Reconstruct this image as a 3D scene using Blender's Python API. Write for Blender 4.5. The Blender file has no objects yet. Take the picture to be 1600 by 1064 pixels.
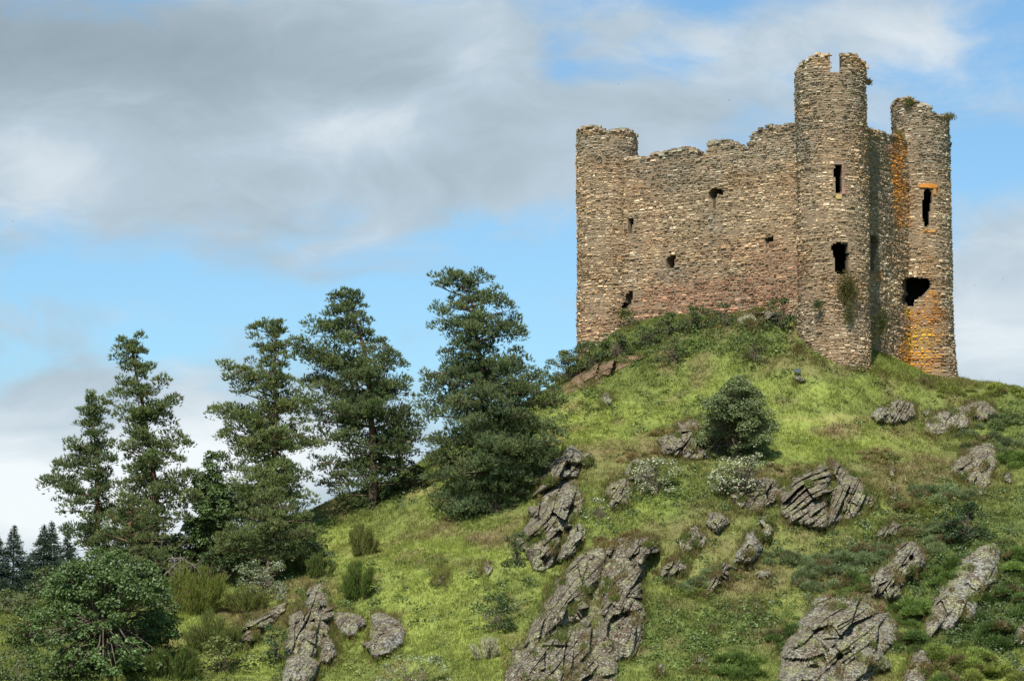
import bpy, math, random
import numpy as np

random.seed(7)
RNG = np.random.default_rng(11)
S = bpy.context.scene
COL = S.collection
F = 4537.0                       # focal length in photograph pixels (1600 wide)
PITCH = math.radians(7.0)
CP, SP = math.cos(PITCH), math.sin(PITCH)
SUN_EL, SUN_AZ = math.radians(48), math.radians(-15)     # azimuth of the sun seen from behind the camera, minus = towards the photo's left
TO_SUN = np.array([math.sin(SUN_AZ) * math.cos(SUN_EL), -math.cos(SUN_AZ) * math.cos(SUN_EL), math.sin(SUN_EL)])

# ------------------------------------------------------------------ noise
def _h(ix, iy, iz, seed):
    n = (ix.astype(np.int64) * 374761393 + iy.astype(np.int64) * 668265263 + iz.astype(np.int64) * 2147483647 + seed * 1274126177) & 0xffffffff
    n = ((n ^ (n >> 13)) * 1274126177) & 0xffffffff
    n = ((n ^ (n >> 16)) * 2246822519) & 0xffffffff
    return ((n ^ (n >> 15)) & 0xffffff) / float(0xffffff)

def vnoise(P, seed=0):
    P = np.asarray(P, float)
    i = np.floor(P).astype(np.int64); f = P - i; f = f * f * (3 - 2 * f)
    r = 0
    for a in (0, 1):
        wx = f[:, 0] if a else 1 - f[:, 0]
        for b in (0, 1):
            wy = f[:, 1] if b else 1 - f[:, 1]
            for c in (0, 1):
                wz = f[:, 2] if c else 1 - f[:, 2]
                r = r + wx * wy * wz * _h(i[:, 0] + a, i[:, 1] + b, i[:, 2] + c, seed)
    return r * 2 - 1

def fbm(P, seed=0, octv=4, gain=.5):
    P = np.asarray(P, float); r = 0; a = 1.0; t = 0
    for k in range(octv):
        r = r + a * vnoise(P * (2 ** k) + 17.3 * k, seed + k); t += a; a *= gain
    return r / t

def v3(x, y, z=None):
    return np.stack([x, y, np.zeros_like(x) if z is None else z], -1)

def sstep(a, b, x):
    t = np.clip((x - a) / (b - a), 0, 1); return t * t * (3 - 2 * t)

# ------------------------------------------------------------------ camera geometry
def rays(px, py):
    dx = (np.asarray(px, float) - 800) / F; dy = (532 - np.asarray(py, float)) / F
    d = np.stack([dx + 0 * dy, CP - dy * SP + 0 * dx, SP + dy * CP + 0 * dx], -1)
    return d / d[..., 1:2]

def at(px, py, D):
    return rays(px, py) * np.asarray(D, float)[..., None]

def to_px(P):
    P = np.asarray(P, float)
    w = P[..., 1] * CP + P[..., 2] * SP
    u = -P[..., 1] * SP + P[..., 2] * CP
    return 800 + F * P[..., 0] / w, 532 - F * u / w

# ------------------------------------------------------------------ mesh helpers
class MB:
    """collects vertices, triangles, quads and one colour per vertex"""
    def __init__(s): s.v, s.t, s.q, s.c, s.n = [], [], [], [], 0
    def add(s, v, t=None, q=None, c=(.5, .5, .5)):
        v = np.asarray(v, float).reshape(-1, 3)
        c = np.asarray(c, float)
        if c.ndim == 1: c = np.broadcast_to(c, (len(v), 3))
        s.v.append(v); s.c.append(c)
        if t is not None and len(t): s.t.append(np.asarray(t, np.int64).reshape(-1, 3) + s.n)
        if q is not None and len(q): s.q.append(np.asarray(q, np.int64).reshape(-1, 4) + s.n)
        s.n += len(v)
    def mesh(s, name, mat, smooth=False):
        v = np.concatenate(s.v); c = np.concatenate(s.c)
        t = np.concatenate(s.t) if s.t else np.zeros((0, 3), np.int64)
        q = np.concatenate(s.q) if s.q else np.zeros((0, 4), np.int64)
        m = bpy.data.meshes.new(name)
        m.vertices.add(len(v)); m.vertices.foreach_set('co', v.astype(np.float32).ravel())
        nl = len(t) * 3 + len(q) * 4
        m.loops.add(nl)
        m.loops.foreach_set('vertex_index', np.concatenate([t.ravel(), q.ravel()]).astype(np.int32))
        m.polygons.add(len(t) + len(q))
        ls = np.concatenate([np.arange(len(t)) * 3, len(t) * 3 + np.arange(len(q)) * 4]).astype(np.int32)
        m.polygons.foreach_set('loop_start', ls)
        try: m.polygons.foreach_set('loop_total', np.concatenate([np.full(len(t), 3), np.full(len(q), 4)]).astype(np.int32))
        except Exception: pass
        m.update(calc_edges=True)
        m.validate()
        m.polygons.foreach_set('use_smooth', np.full(len(m.polygons), bool(smooth)))
        a = m.color_attributes.new('Col', 'FLOAT_COLOR', 'POINT')
        if len(m.vertices) == len(c):
            a.data.foreach_set('color', np.concatenate([c, np.ones((len(c), 1))], 1).astype(np.float32).ravel())
        m.materials.append(mat)
        return m
    def build(s, name, mat, parent=None, smooth=False):
        o = bpy.data.objects.new(name, s.mesh(name, mat, smooth)); COL.objects.link(o)
        if parent is not None: o.parent = parent
        return o

def tag(o, label=None, cat=None, group=None, kind=None):
    for k, v in (('label', label), ('category', cat), ('group', group), ('kind', kind)):
        if v: o[k] = v
    return o

def empty(name, loc=(0, 0, 0), rz=0):
    o = bpy.data.objects.new(name, None); COL.objects.link(o); o.location = loc; o.rotation_euler = (0, 0, rz)
    o.empty_display_size = .5
    return o

def unit(a):
    return a / np.maximum(np.linalg.norm(a, axis=-1, keepdims=True), 1e-9)

def tube(mb, pts, rad, col, n=7):
    pts = np.asarray(pts, float); rad = np.broadcast_to(np.asarray(rad, float), (len(pts),))
    d = unit(np.gradient(pts, axis=0)); up = np.where(np.abs(d[:, 2:3]) > .9, [[1., 0, 0]], [[0., 0, 1.]])
    a = unit(np.cross(d, up)); b = np.cross(d, a)
    th = np.linspace(0, 2 * np.pi, n, endpoint=False)
    ring = pts[:, None] + rad[:, None, None] * (a[:, None] * np.cos(th)[None, :, None] + b[:, None] * np.sin(th)[None, :, None])
    i = np.arange(len(pts) - 1)[:, None] * n; j = np.arange(n)[None]; k = (j + 1) % n
    q = np.stack([i + j, i + k, i + n + k, i + n + j], -1).reshape(-1, 4)
    mb.add(ring.reshape(-1, 3), q=q, c=col)

def blades(mb, pos, dirs, length, width, col, rng):
    """one thin triangle per position, growing along dirs"""
    n = len(pos)
    side = unit(np.cross(dirs, unit(rng.normal(size=(n, 3)))))
    w = np.broadcast_to(np.asarray(width, float), (n,))[:, None] * .5; L = np.broadcast_to(np.asarray(length, float), (n,))[:, None]
    v = np.stack([pos - side * w, pos + side * w, pos + dirs * L], 1).reshape(-1, 3)
    c = np.repeat(np.broadcast_to(col, (n, 3)), 3, 0)
    mb.add(v, t=np.arange(3 * n).reshape(-1, 3), c=c)

def leaves(mb, pos, nrm, size, col, rng, aspect=.6):
    """one pointed four-sided leaf per position"""
    n = len(pos)
    a = unit(np.cross(nrm, unit(rng.normal(size=(n, 3))))); b = np.cross(nrm, a)
    s = np.broadcast_to(np.asarray(size, float), (n,))[:, None]
    v = np.stack([pos - a * s * .5, pos + b * s * .5 * aspect + nrm * s * .06, pos + a * s * .5, pos - b * s * .5 * aspect + nrm * s * .06], 1).reshape(-1, 3)
    mb.add(v, q=np.arange(4 * n).reshape(-1, 4), c=np.repeat(np.broadcast_to(col, (n, 3)), 4, 0))

# ------------------------------------------------------------------ materials
def nodes(m):
    m.use_nodes = True
    nt = m.node_tree; nt.nodes.clear()
    return nt, nt.nodes, nt.links

def N(nt, typ, **kw):
    n = nt.nodes.new(typ)
    for k, v in kw.items():
        if k.startswith('i_'): n.inputs[k[2:].replace('_', ' ')].default_value = v
        else: setattr(n, k, v)
    return n

def mixc(nt, fac, a, b, blend='MIX'):
    n = nt.nodes.new('ShaderNodeMix'); n.data_type = 'RGBA'; n.blend_type = blend
    L = nt.links
    for sock, val in ((n.inputs[0], fac), (n.inputs[6], a), (n.inputs[7], b)):
        if isinstance(val, (int, float)): sock.default_value = val
        elif isinstance(val, tuple): sock.default_value = (*val, 1) if len(val) == 3 else val
        else: L.new(val, sock)
    return n.outputs[2]

def ramp(nt, val, stops):
    r = nt.nodes.new('ShaderNodeValToRGB'); e = r.color_ramp.elements
    while len(e) < len(stops): e.new(.5)
    for k, (p, c) in enumerate(stops):
        e[k].position = p; e[k].color = (c, c, c, 1) if isinstance(c, (int, float)) else (*c, 1)
    nt.links.new(val, r.inputs[0]); return r.outputs[0]

def noise_tex(nt, vec, scale, detail=4, rough=.55, dist=0):
    n = N(nt, 'ShaderNodeTexNoise'); n.inputs['Scale'].default_value = scale; n.inputs['Detail'].default_value = detail
    n.inputs['Roughness'].default_value = rough; n.inputs['Distortion'].default_value = dist
    nt.links.new(vec, n.inputs['Vector']); return n.outputs['Fac']

def foliage_mat(name, trans=.25, gloss=.0, rough=.5):
    m = bpy.data.materials.new(name); nt, nd, L = nodes(m)
    out = N(nt, 'ShaderNodeOutputMaterial'); at_ = N(nt, 'ShaderNodeAttribute', attribute_name='Col')
    d = N(nt, 'ShaderNodeBsdfDiffuse'); t = N(nt, 'ShaderNodeBsdfTranslucent')
    L.new(at_.outputs['Color'], d.inputs['Color'])
    tc = mixc(nt, 1.0, at_.outputs['Color'], (1.25, 1.2, .55), 'MULTIPLY'); L.new(tc, t.inputs['Color'])
    mx = N(nt, 'ShaderNodeMixShader'); mx.inputs[0].default_value = trans
    L.new(d.outputs[0], mx.inputs[1]); L.new(t.outputs[0], mx.inputs[2]); last = mx.outputs[0]
    if gloss:
        g = N(nt, 'ShaderNodeBsdfGlossy'); g.inputs['Roughness'].default_value = rough
        m2 = N(nt, 'ShaderNodeMixShader'); m2.inputs[0].default_value = gloss
        L.new(last, m2.inputs[1]); L.new(g.outputs[0], m2.inputs[2]); last = m2.outputs[0]
    L.new(last, out.inputs['Surface'])
    return m

def surf_mat(name, rough=.9, var=.25, scale=3., bump=.0, bscale=8.):
    """vertex colour with fine noise variation and a bump"""
    m = bpy.data.materials.new(name); nt, nd, L = nodes(m)
    out = N(nt, 'ShaderNodeOutputMaterial'); b = N(nt, 'ShaderNodeBsdfPrincipled'); at_ = N(nt, 'ShaderNodeAttribute', attribute_name='Col')
    tc = N(nt, 'ShaderNodeTexCoord').outputs['Object']
    f = noise_tex(nt, tc, scale, 5, .65)
    g = ramp(nt, f, [(.25, 1 - var), (.75, 1 + var)])
    c = mixc(nt, 1.0, at_.outputs['Color'], g, 'MULTIPLY'); L.new(c, b.inputs['Base Color'])
    b.inputs['Roughness'].default_value = rough; b.inputs['Specular IOR Level'].default_value = .15
    if bump:
        bp = N(nt, 'ShaderNodeBump'); bp.inputs['Strength'].default_value = bump; bp.inputs['Distance'].default_value = .1
        L.new(noise_tex(nt, tc, bscale, 4, .7), bp.inputs['Height']); L.new(bp.outputs[0], b.inputs['Normal'])
    L.new(b.outputs[0], out.inputs['Surface'])
    return m

def rock_mat():
    m = bpy.data.materials.new('lichen_rock'); nt, nd, L = nodes(m)
    out = N(nt, 'ShaderNodeOutputMaterial'); b = N(nt, 'ShaderNodeBsdfPrincipled'); at_ = N(nt, 'ShaderNodeAttribute', attribute_name='Col')
    tc = N(nt, 'ShaderNodeTexCoord').outputs['Object']
    big = noise_tex(nt, tc, .45, 5, .6); mid = noise_tex(nt, tc, 2.2, 6, .7); fine = noise_tex(nt, tc, 7., 5, .75)
    mp = N(nt, 'ShaderNodeMapping'); mp.inputs['Location'].default_value = (13, 5, 40); L.new(tc, mp.inputs['Vector'])
    yel = noise_tex(nt, mp.outputs[0], .9, 5, .65); wh = noise_tex(nt, mp.outputs[0], 4.6, 4, .8)
    c = mixc(nt, ramp(nt, mid, [(.44, 0), (.57, 1)]), (.10, .085, .060), at_.outputs['Color'])
    c = mixc(nt, ramp(nt, big, [(.44, 0), (.56, .85)]), c, (.15, .105, .062))
    c = mixc(nt, ramp(nt, yel, [(.515, 0), (.59, .8)]), c, (.29, .285, .12))
    c = mixc(nt, ramp(nt, wh, [(.52, 0), (.585, .9)]), c, (.53, .51, .40))
    c = mixc(nt, ramp(nt, fine, [(.42, .85), (.5, 0)]), c, (.035, .031, .025))
    L.new(c, b.inputs['Base Color']); b.inputs['Roughness'].default_value = .9; b.inputs['Specular IOR Level'].default_value = .15
    bp = N(nt, 'ShaderNodeBump'); bp.inputs['Strength'].default_value = .9; bp.inputs['Distance'].default_value = .34
    L.new(noise_tex(nt, tc, 3.2, 7, .78), bp.inputs['Height']); L.new(bp.outputs[0], b.inputs['Normal'])
    L.new(b.outputs[0], out.inputs['Surface'])
    return m

M_NEEDLE = foliage_mat('pine_needles', .08)
M_LEAF = foliage_mat('leaf', .28, .035, .5)
M_GRASS = foliage_mat('grass_blades', .35)
M_BARK = surf_mat('bark', .95, .4, 5, .5, 12)
M_STONE = surf_mat('rubble_stone', .92, .3, 7, .5, 14)
M_ROCK = rock_mat()
M_EARTH = surf_mat('turf_and_earth', 1., .3, 1.6, .6, 4)
M_DARK = surf_mat('dark_metal', .5, .1)

# ------------------------------------------------------------------ terrain: a smooth surface through surveyed points
CTRL = [  # photo x, photo y, distance in metres
    (1310, 565, 237), (1370, 572, 241), (1450, 592, 250), (1500, 594, 251), (1600, 612, 249),
    (1250, 545, 238.5), (1245, 480, 243), (1120, 497, 245.5), (985, 507, 250.5), (925, 545, 251.5), (868, 602, 249),
    (700, 695, 240), (640, 738, 237), (510, 789, 231), (400, 850, 228), (300, 885, 226), (230, 905, 223), (100, 945, 216), (0, 975, 212),
    (580, 797, 227), (760, 820, 219), (430, 880, 222), (235, 925, 217), (860, 700, 228),
    (1145, 715, 223), (1300, 700, 226), (1000, 620, 236), (1150, 610, 233.5), (1400, 640, 236), (1530, 650, 237),
    (900, 890, 207), (1000, 790, 213), (1300, 830, 211), (700, 900, 207), (1500, 830, 211), (600, 880, 214), (300, 1000, 204),
    (0, 1064, 198), (200, 1064, 194), (500, 1064, 195), (800, 1064, 188), (1100, 1064, 189), (1400, 1064, 190), (1600, 1064, 191),
    (1120, 920, 203), (1550, 750, 223), (450, 960, 207), (950, 960, 198), (1400, 940, 202), (1590, 930, 203),
]
CW = [tuple(at(*c)) for c in [(np.float64(a), np.float64(b), np.float64(d)) for a, b, d in CTRL]]
CW += [(20, 272, 22), (38, 270, 21), (2, 272, 15), (-12, 262, 9), (-32, 255, 4), (-60, 248, -2), (62, 262, 18), (20, 300, 8), (-45, 300, -2), (60, 300, 8),
       (60, 240, 22), (78, 235, 17), (60, 205, 9), (80, 190, 1), (-52, 205, 1), (-75, 215, -3),
       (-45, 172, -7), (-10, 170, -7), (20, 166, -8), (45, 168, -7), (75, 172, -6), (-75, 180, -7), (0, 150, -10), (50, 150, -10), (-60, 150, -10)]
CW = np.array(CW)
X0, X1, Y0, Y1, GS = -85., 90., 150., 310., .4

def _phi(r2): return np.where(r2 > 1e-9, .5 * r2 * np.log(np.maximum(r2, 1e-9)), 0)
_n = len(CW)
_d2 = ((CW[:, None, :2] - CW[None, :, :2]) ** 2).sum(-1)
_A = np.zeros((_n + 3, _n + 3)); _A[:_n, :_n] = _phi(_d2) + np.eye(_n) * 6.0
_A[:_n, _n] = 1; _A[:_n, _n + 1:] = CW[:, :2]; _A[_n, :_n] = 1; _A[_n + 1:, :_n] = CW[:, :2].T
_w = np.linalg.solve(_A, np.concatenate([CW[:, 2], [0, 0, 0]]))
GX = np.arange(X0, X1 + .01, GS); GY = np.arange(Y0, Y1 + .01, GS)
_gx, _gy = np.meshgrid(GX, GY)              # [iy, ix]
_Z = np.full(_gx.shape, _w[_n]) + _w[_n + 1] * _gx + _w[_n + 2] * _gy
for k in range(_n): _Z += _w[k] * _phi((_gx - CW[k, 0]) ** 2 + (_gy - CW[k, 1]) ** 2)
_P = v3(_gx.ravel(), _gy.ravel())
_Z += (.42 * fbm(_P / 4.2, 3, 4) + .16 * fbm(_P / 1.0, 9, 3)).reshape(_Z.shape)
_edge = np.minimum.reduce([_gx - X0, X1 - _gx, _gy - Y0, Y1 - _gy])
_Z = -11.5 + (_Z + 11.5) * sstep(0, 14, _edge)

def ground_z(x, y):
    fx = np.clip((np.asarray(x, float) - X0) / GS, 0, len(GX) - 1.001); fy = np.clip((np.asarray(y, float) - Y0) / GS, 0, len(GY) - 1.001)
    ix, iy = fx.astype(int), fy.astype(int); fx, fy = fx - ix, fy - iy
    return (_Z[iy, ix] * (1 - fx) + _Z[iy, ix + 1] * fx) * (1 - fy) + (_Z[iy + 1, ix] * (1 - fx) + _Z[iy + 1, ix + 1] * fx) * fy

def hit(px, py, fallback=None):
    """distance (world y) at which the line of sight through a photo point meets the hill; nan where it passes over"""
    px, py = np.broadcast_arrays(np.asarray(px, float), np.asarray(py, float)); sh = px.shape
    d = rays(px.ravel(), py.ravel()); out = np.full(len(d), np.nan); prev = None
    for D in np.arange(172, 285, .5):
        g = d[:, 2] * D - ground_z(d[:, 0] * D, np.full(len(d), D))
        if prev is not None:
            new = np.isnan(out) & (g <= 0) & (prev > 0)
            out[new] = D - .5 + .5 * (prev[new] / np.maximum(prev[new] - g[new], 1e-9))
        prev = g
    if fallback is not None: out = np.where(np.isnan(out), fallback, out)
    return out.reshape(sh)

def ground_at(px, py, fb=235.):
    D = float(hit(np.array([px]), np.array([py]), fb)[0]); p = at(np.float64(px), np.float64(py), np.float64(D))
    return np.array([p[0], p[1], float(ground_z(p[0], p[1]))])

# ------------------------------------------------------------------ ground colours: turf patches (grass kinds and bare earth keep their place)
PATCH = [  # photo x, y, rx, ry, kind, weight
    (960, 665, 110, 35, 'lime', .8), (1260, 680, 80, 40, 'lime', .9), (1395, 690, 80, 28, 'lime', .9), (680, 890, 130, 60, 'lime', .9), (640, 985, 110, 70, 'lime', .9),
    (760, 1010, 80, 60, 'lime', .8), (880, 945, 60, 40, 'lime', .6), (520, 850, 60, 40, 'lime', .6), (1230, 940, 110, 25, 'lime', .6), (1010, 790, 60, 25, 'lime', .6), (1250, 845, 60, 25, 'lime', .5),
    (1150, 620, 140, 30, 'lime', .5), (1340, 610, 100, 20, 'lime', .6), (340, 960, 50, 40, 'lime', .4), (20, 1030, 80, 40, 'lime', .3), (260, 1045, 60, 20, 'lime', .4),
    (1310, 675, 50, 14, 'brown', .9), (1210, 740, 100, 13, 'brown', .8), (1400, 722, 90, 20, 'brown', .8), (960, 702, 90, 16, 'brown', .8), (1160, 905, 90, 35, 'brown', .7),
    (1060, 850, 60, 40, 'brown', .6), (680, 822, 40, 12, 'brown', .9), (655, 838, 30, 9, 'brown', .9), (1290, 582, 40, 12, 'brown', .6), (1225, 625, 25, 9, 'brown', .7),
    (1120, 1000, 90, 40, 'brown', .35), (1480, 600, 90, 14, 'brown', .5), (1450, 735, 60, 25, 'brown', .6), (930, 735, 50, 30, 'brown', .6), (1390, 760, 40, 30, 'brown', .7), (1120, 790, 60, 30, 'brown', .6),
    (395, 965, 70, 25, 'brown', .9), (480, 925, 60, 25, 'brown', .7), (840, 850, 50, 20, 'brown', .5), (1040, 700, 60, 20, 'brown', .5), (770, 845, 40, 14, 'brown', .8), (700, 880, 60, 12, 'brown', .4),
    (1500, 880, 170, 140, 'dark', 1.), (1350, 850, 120, 60, 'dark', .4), (1090, 990, 140, 70, 'dark', .9), (1120, 520, 150, 35, 'dark', .8), (960, 560, 90, 25, 'dark', .6), (1080, 770, 90, 40, 'dark', .4),
    (130, 1010, 140, 80, 'dark', .7), (200, 930, 120, 40, 'dark', .8), (600, 770, 90, 40, 'dark', .3), (430, 880, 90, 30, 'dark', .7), (1600, 680, 70, 50, 'dark', .6), (40, 960, 80, 40, 'dark', .4),
    (510, 795, 30, 14, 'straw', .8), (640, 765, 50, 14, 'straw', .5), (1330, 655, 120, 8, 'straw', .5), (905, 640, 40, 12, 'straw', .3), (560, 860, 50, 12, 'straw', .35), (1400, 678, 40, 12, 'straw', .4),
    (905, 590, 40, 10, 'earth', .8), (1180, 880, 220, 80, 'brown', .35), (1480, 730, 140, 60, 'brown', .45), (1240, 1000, 60, 40, 'brown', .4), (1060, 720, 110, 30, 'brown', .4), (1370, 770, 120, 50, 'brown', .35),
]
KIND = {'lime': (.250, .294, .066), 'brown': (.185, .145, .07), 'dark': (.095, .125, .036), 'straw': (.36, .30, .12), 'earth': (.24, .15, .085)}

def turf(P):
    """base colour of the turf at world points"""
    px, py = to_px(P); Q = v3(P[:, 0], P[:, 1])
    n1 = fbm(Q / 6.0, 21, 4); n2 = fbm(Q / 1.6, 31, 3); n3 = fbm(Q / 2.6, 41, 4)
    c = np.array([[.172, .205, .052]]) * (1 + .28 * n1[:, None] + .22 * n2[:, None])
    w = sstep(-.05, .45, n1); c = c * (1 - .45 * w[:, None]) + .45 * w[:, None] * np.array([KIND['lime']])
    wx, wy = px + 16 * n3 + 5 * n2, py + 9 * n2
    for (x, y, rx, ry, k, a) in PATCH:
        d = ((wx - x) / rx) ** 2 + ((wy - y) / ry) ** 2
        w = (a * (1 - sstep(.25, 1.35, d)) * np.clip(.75 + .9 * n2, 0, 1.2))[:, None].clip(0, 1)
        c = c * (1 - w) + w * np.array([KIND[k]])
    w = (sstep(.14, .5, n3) * .6)[:, None]; c = c * (1 - w) + w * np.array([KIND['brown']])
    return np.clip(c, .01, .9)

hb = MB()
iy, ix = np.meshgrid(np.arange(len(GY) - 1), np.arange(len(GX) - 1), indexing='ij'); W_ = len(GX)
q = np.stack([iy * W_ + ix, iy * W_ + ix + 1, (iy + 1) * W_ + ix + 1, (iy + 1) * W_ + ix], -1).reshape(-1, 4)
HP = np.stack([_gx.ravel(), _gy.ravel(), _Z.ravel()], -1)
hb.add(HP, q=q, c=turf(HP) * .8)
tag(hb.build('hill', M_EARTH, smooth=True), 'steep green castle hill with turf and rocky ground', None, None, 'structure')

# valley floor out to the horizon
gb = MB(); rr = np.array([0, 8, 16, 30, 50, 80, 120, 170, 230, 300, 400, 600, 1000, 2000, 4500.]); th = np.linspace(0, 2 * np.pi, 73)[:-1]
R_, T_ = np.meshgrid(rr, th, indexing='ij')
gv = np.stack([R_ * np.sin(T_), R_ * np.cos(T_), -1.75 - 9.2 * sstep(10, 120, R_)], -1).reshape(-1, 3)
i = np.arange(len(rr) - 1)[:, None] * 72; j = np.arange(72)[None]; k = (j + 1) % 72
gb.add(gv, q=np.stack([i + j, i + k, i + 72 + k, i + 72 + j], -1).reshape(-1, 4), c=(.10, .13, .035))
tag(gb.build('ground', M_EARTH, smooth=True), 'green valley floor around the castle hill', None, None, 'structure')

# moorland rise behind the pines
def moor_z(x, y):
    return -12 + 24.2 * np.exp(-((x + 62) / 42) ** 2) * sstep(255, 335, y) * (1 - .5 * sstep(350, 430, y)) + .5 * fbm(v3(x, y) / 5, 71, 3)
mb = MB(); mx_, my_ = np.meshgrid(np.arange(-150, 20, 1.0), np.arange(245, 440, 1.0))
mz = moor_z(mx_.ravel(), my_.ravel())
iy, ix = np.meshgrid(np.arange(mx_.shape[0] - 1), np.arange(mx_.shape[1] - 1), indexing='ij'); W2 = mx_.shape[1]
mn = fbm(v3(mx_.ravel(), my_.ravel()) / 6, 5, 3)[:, None]
mb.add(np.stack([mx_.ravel(), my_.ravel(), mz], -1), q=np.stack([iy * W2 + ix, iy * W2 + ix + 1, (iy + 1) * W2 + ix + 1, (iy + 1) * W2 + ix], -1).reshape(-1, 4),
       c=np.array([[.085, .10, .04]]) * (1 + .5 * mn))
tag(mb.build('distant_hill', M_EARTH, smooth=True), 'dull green moorland rise behind the pines', None, None, 'structure')

# ------------------------------------------------------------------ the ruined castle
def inpoly(px, py, poly):
    r = np.zeros(px.shape, bool); n = len(poly)
    for a in range(n):
        x1, y1 = poly[a]; x2, y2 = poly[(a + 1) % n]
        c = ((y1 > py) != (y2 > py)) & (px < (x2 - x1) * (py - y1) / (y2 - y1 + 1e-9) + x1); r ^= c
    return r

def interp_top(px, prof):
    a = np.array(prof, float); return np.interp(px, a[:, 0], a[:, 1])

def stone_palette(n, rng):
    pal = np.array([(.35, .265, .165), (.47, .375, .25), (.28, .205, .13), (.20, .14, .088), (.29, .25, .195), (.60, .52, .39), (.12, .09, .062), (.36, .23, .15)])
    pr = np.array([.23, .15, .18, .14, .11, .06, .07, .06])
    pal = pal * .82 + .18 * np.array([.31, .245, .16])
    return pal[rng.choice(len(pal), n, p=pr)] * rng.uniform(.78, 1.22, (n, 1)) * np.array([1.38, 1.27, 1.15])

def masonry(mb, mapper, s0, s1, z0, z1, keep, colour, rng, wrap, thick, ds=.15, hole_depth=None, batter=None):
    """rubble wall: a shell with real openings and a ragged top, faced with thousands of single stones"""
    ns = max(3, int(round((s1 - s0) / ds))); nz = int(round((z1 - z0) / ds))
    se = np.linspace(s0, s1, ns + 1); ze = np.linspace(z0, z1, nz + 1)
    sc, zc = np.meshgrid((se[1:] + se[:-1]) / 2, (ze[1:] + ze[:-1]) / 2, indexing='ij')
    k, hole = keep(sc.ravel(), zc.ravel()); k = k.reshape(sc.shape); hole = hole.reshape(sc.shape)
    S_, Z_ = np.meshgrid(se, ze, indexing='ij'); nv = S_.size
    outer = mapper(S_.ravel(), Z_.ravel(), np.full(nv, -.05)); inner = mapper(S_.ravel(), Z_.ravel(), np.full(nv, -thick))
    mc = np.array([.22, .16, .102])
    idx = np.arange(nv).reshape(S_.shape)
    a, b, c, d = idx[:-1, :-1], idx[1:, :-1], idx[1:, 1:], idx[:-1, 1:]
    solid = k & ~hole
    Q = [np.stack([a, b, c, d], -1)[solid], (np.stack([d, c, b, a], -1) + nv)[solid]]
    kp = np.pad(solid, 1, mode='wrap' if wrap else 'constant') if wrap else np.pad(solid, 1)
    if wrap: kp[:, 0] = False; kp[:, -1] = False
    for nb, (p, r) in ((kp[:-2, 1:-1], (a, d)), (kp[2:, 1:-1], (c, b)), (kp[1:-1, :-2], (b, a)), (kp[1:-1, 2:], (d, c))):
        e = solid & ~nb
        p, r = p[e], r[e]
        Q.append(np.stack([p, r, r + nv, p + nv], -1))
    if hole_depth is not None:      # closed niches
        deep = mapper(S_.ravel(), Z_.ravel(), np.full(nv, -hole_depth))
        Q.append((np.stack([a, b, c, d], -1) + 2 * nv)[hole & k])
        mb.add(np.concatenate([outer, inner, deep]), q=np.concatenate(Q), c=mc)
    else:
        mb.add(np.concatenate([outer, inner]), q=np.concatenate(Q), c=np.repeat(np.array([mc, [.032, .028, .024]]), nv, 0))  # inner faces near-black: the darkness of the interior is painted into their colour
    # loose stones left lying along the broken top
    any_ = solid.any(1); topz = ze[1:][np.where(any_, nz - 1 - np.argmax(solid[:, ::-1], 1), 0)]; tops = np.where(any_ & (topz < z1 + 1))[0]
    if len(tops) and ds < .3:
        m_ = int(len(tops) * max(2., thick * 3.2)); ti = rng.choice(tops, m_); L3 = rng.uniform(.09, .24, (m_, 3)) * [1.25, .9, .62]
        us = (se[ti] + se[ti + 1]) / 2 + rng.uniform(-.08, .08, m_); of = -rng.uniform(.0, 1., m_) * thick; zt_ = topz[ti] + L3[:, 2] * rng.uniform(-.9, .35, m_)
        VV = []
        for sz_ in (-1, 1):
            for (a_, b_) in ((-1, -1), (1, -1), (1, 1), (-1, 1)):
                VV.append(mapper(us + a_ * L3[:, 0] * rng.uniform(.7, 1.1, m_), zt_ + sz_ * L3[:, 2] * rng.uniform(.7, 1.1, m_), of + b_ * L3[:, 1] * rng.uniform(.7, 1.1, m_)))
        VV = np.stack(VV, 1); o8 = np.arange(m_)[:, None] * 8
        f8 = np.array([[3, 2, 1, 0], [4, 5, 6, 7], [0, 1, 5, 4], [1, 2, 6, 5], [2, 3, 7, 6], [3, 0, 4, 7]])
        mb.add(VV.reshape(-1, 3), q=(o8[:, None] + f8[None]).reshape(-1, 4), c=np.repeat(colour(us, zt_, stone_palette(m_, rng)) * .88, 8, 0))
    # facing stones in uneven courses
    SS = []; z = z0
    while z < z1:
        hgt = rng.uniform(.09, .19) if rng.random() > .07 else rng.uniform(.2, .27); s = s0 + rng.uniform(-.3, 0)
        while s < s1:
            L = rng.uniform(.15, .5) * (1.25 if hgt > .17 else 1)
            h2 = hgt * rng.uniform(.62, 1.25)
            SS.append((max(s, s0) if not wrap else s, min(s + L, s1), z + rng.uniform(-.045, .045), h2)); s += L + rng.uniform(.0, .035)
        z += hgt + .012
    A = np.array(SS); A = A[A[:, 1] - A[:, 0] > .06]
    cs, cz = (A[:, 0] + A[:, 1]) / 2, A[:, 2] + A[:, 3] / 2
    A[:, 2] += .16 * fbm(np.stack([cs / 3., cz / 2., 0 * cs], -1), 61, 3); cz = A[:, 2] + A[:, 3] / 2
    k, hole = keep(cs, cz); hole = hole | keep(A[:, 0] + .06, cz)[1] | keep(A[:, 1] - .06, cz)[1]; A = A[k & ~hole & (rng.random(len(A)) > .02)]; cs, cz = (A[:, 0] + A[:, 1]) / 2, A[:, 2] + A[:, 3] / 2
    n = len(A); j = lambda m: rng.uniform(-m, m, n)
    proud = rng.uniform(-.03, .055, n) + .06 * (rng.random(n) < .10) - .03 * (rng.random(n) < .1)
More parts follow.
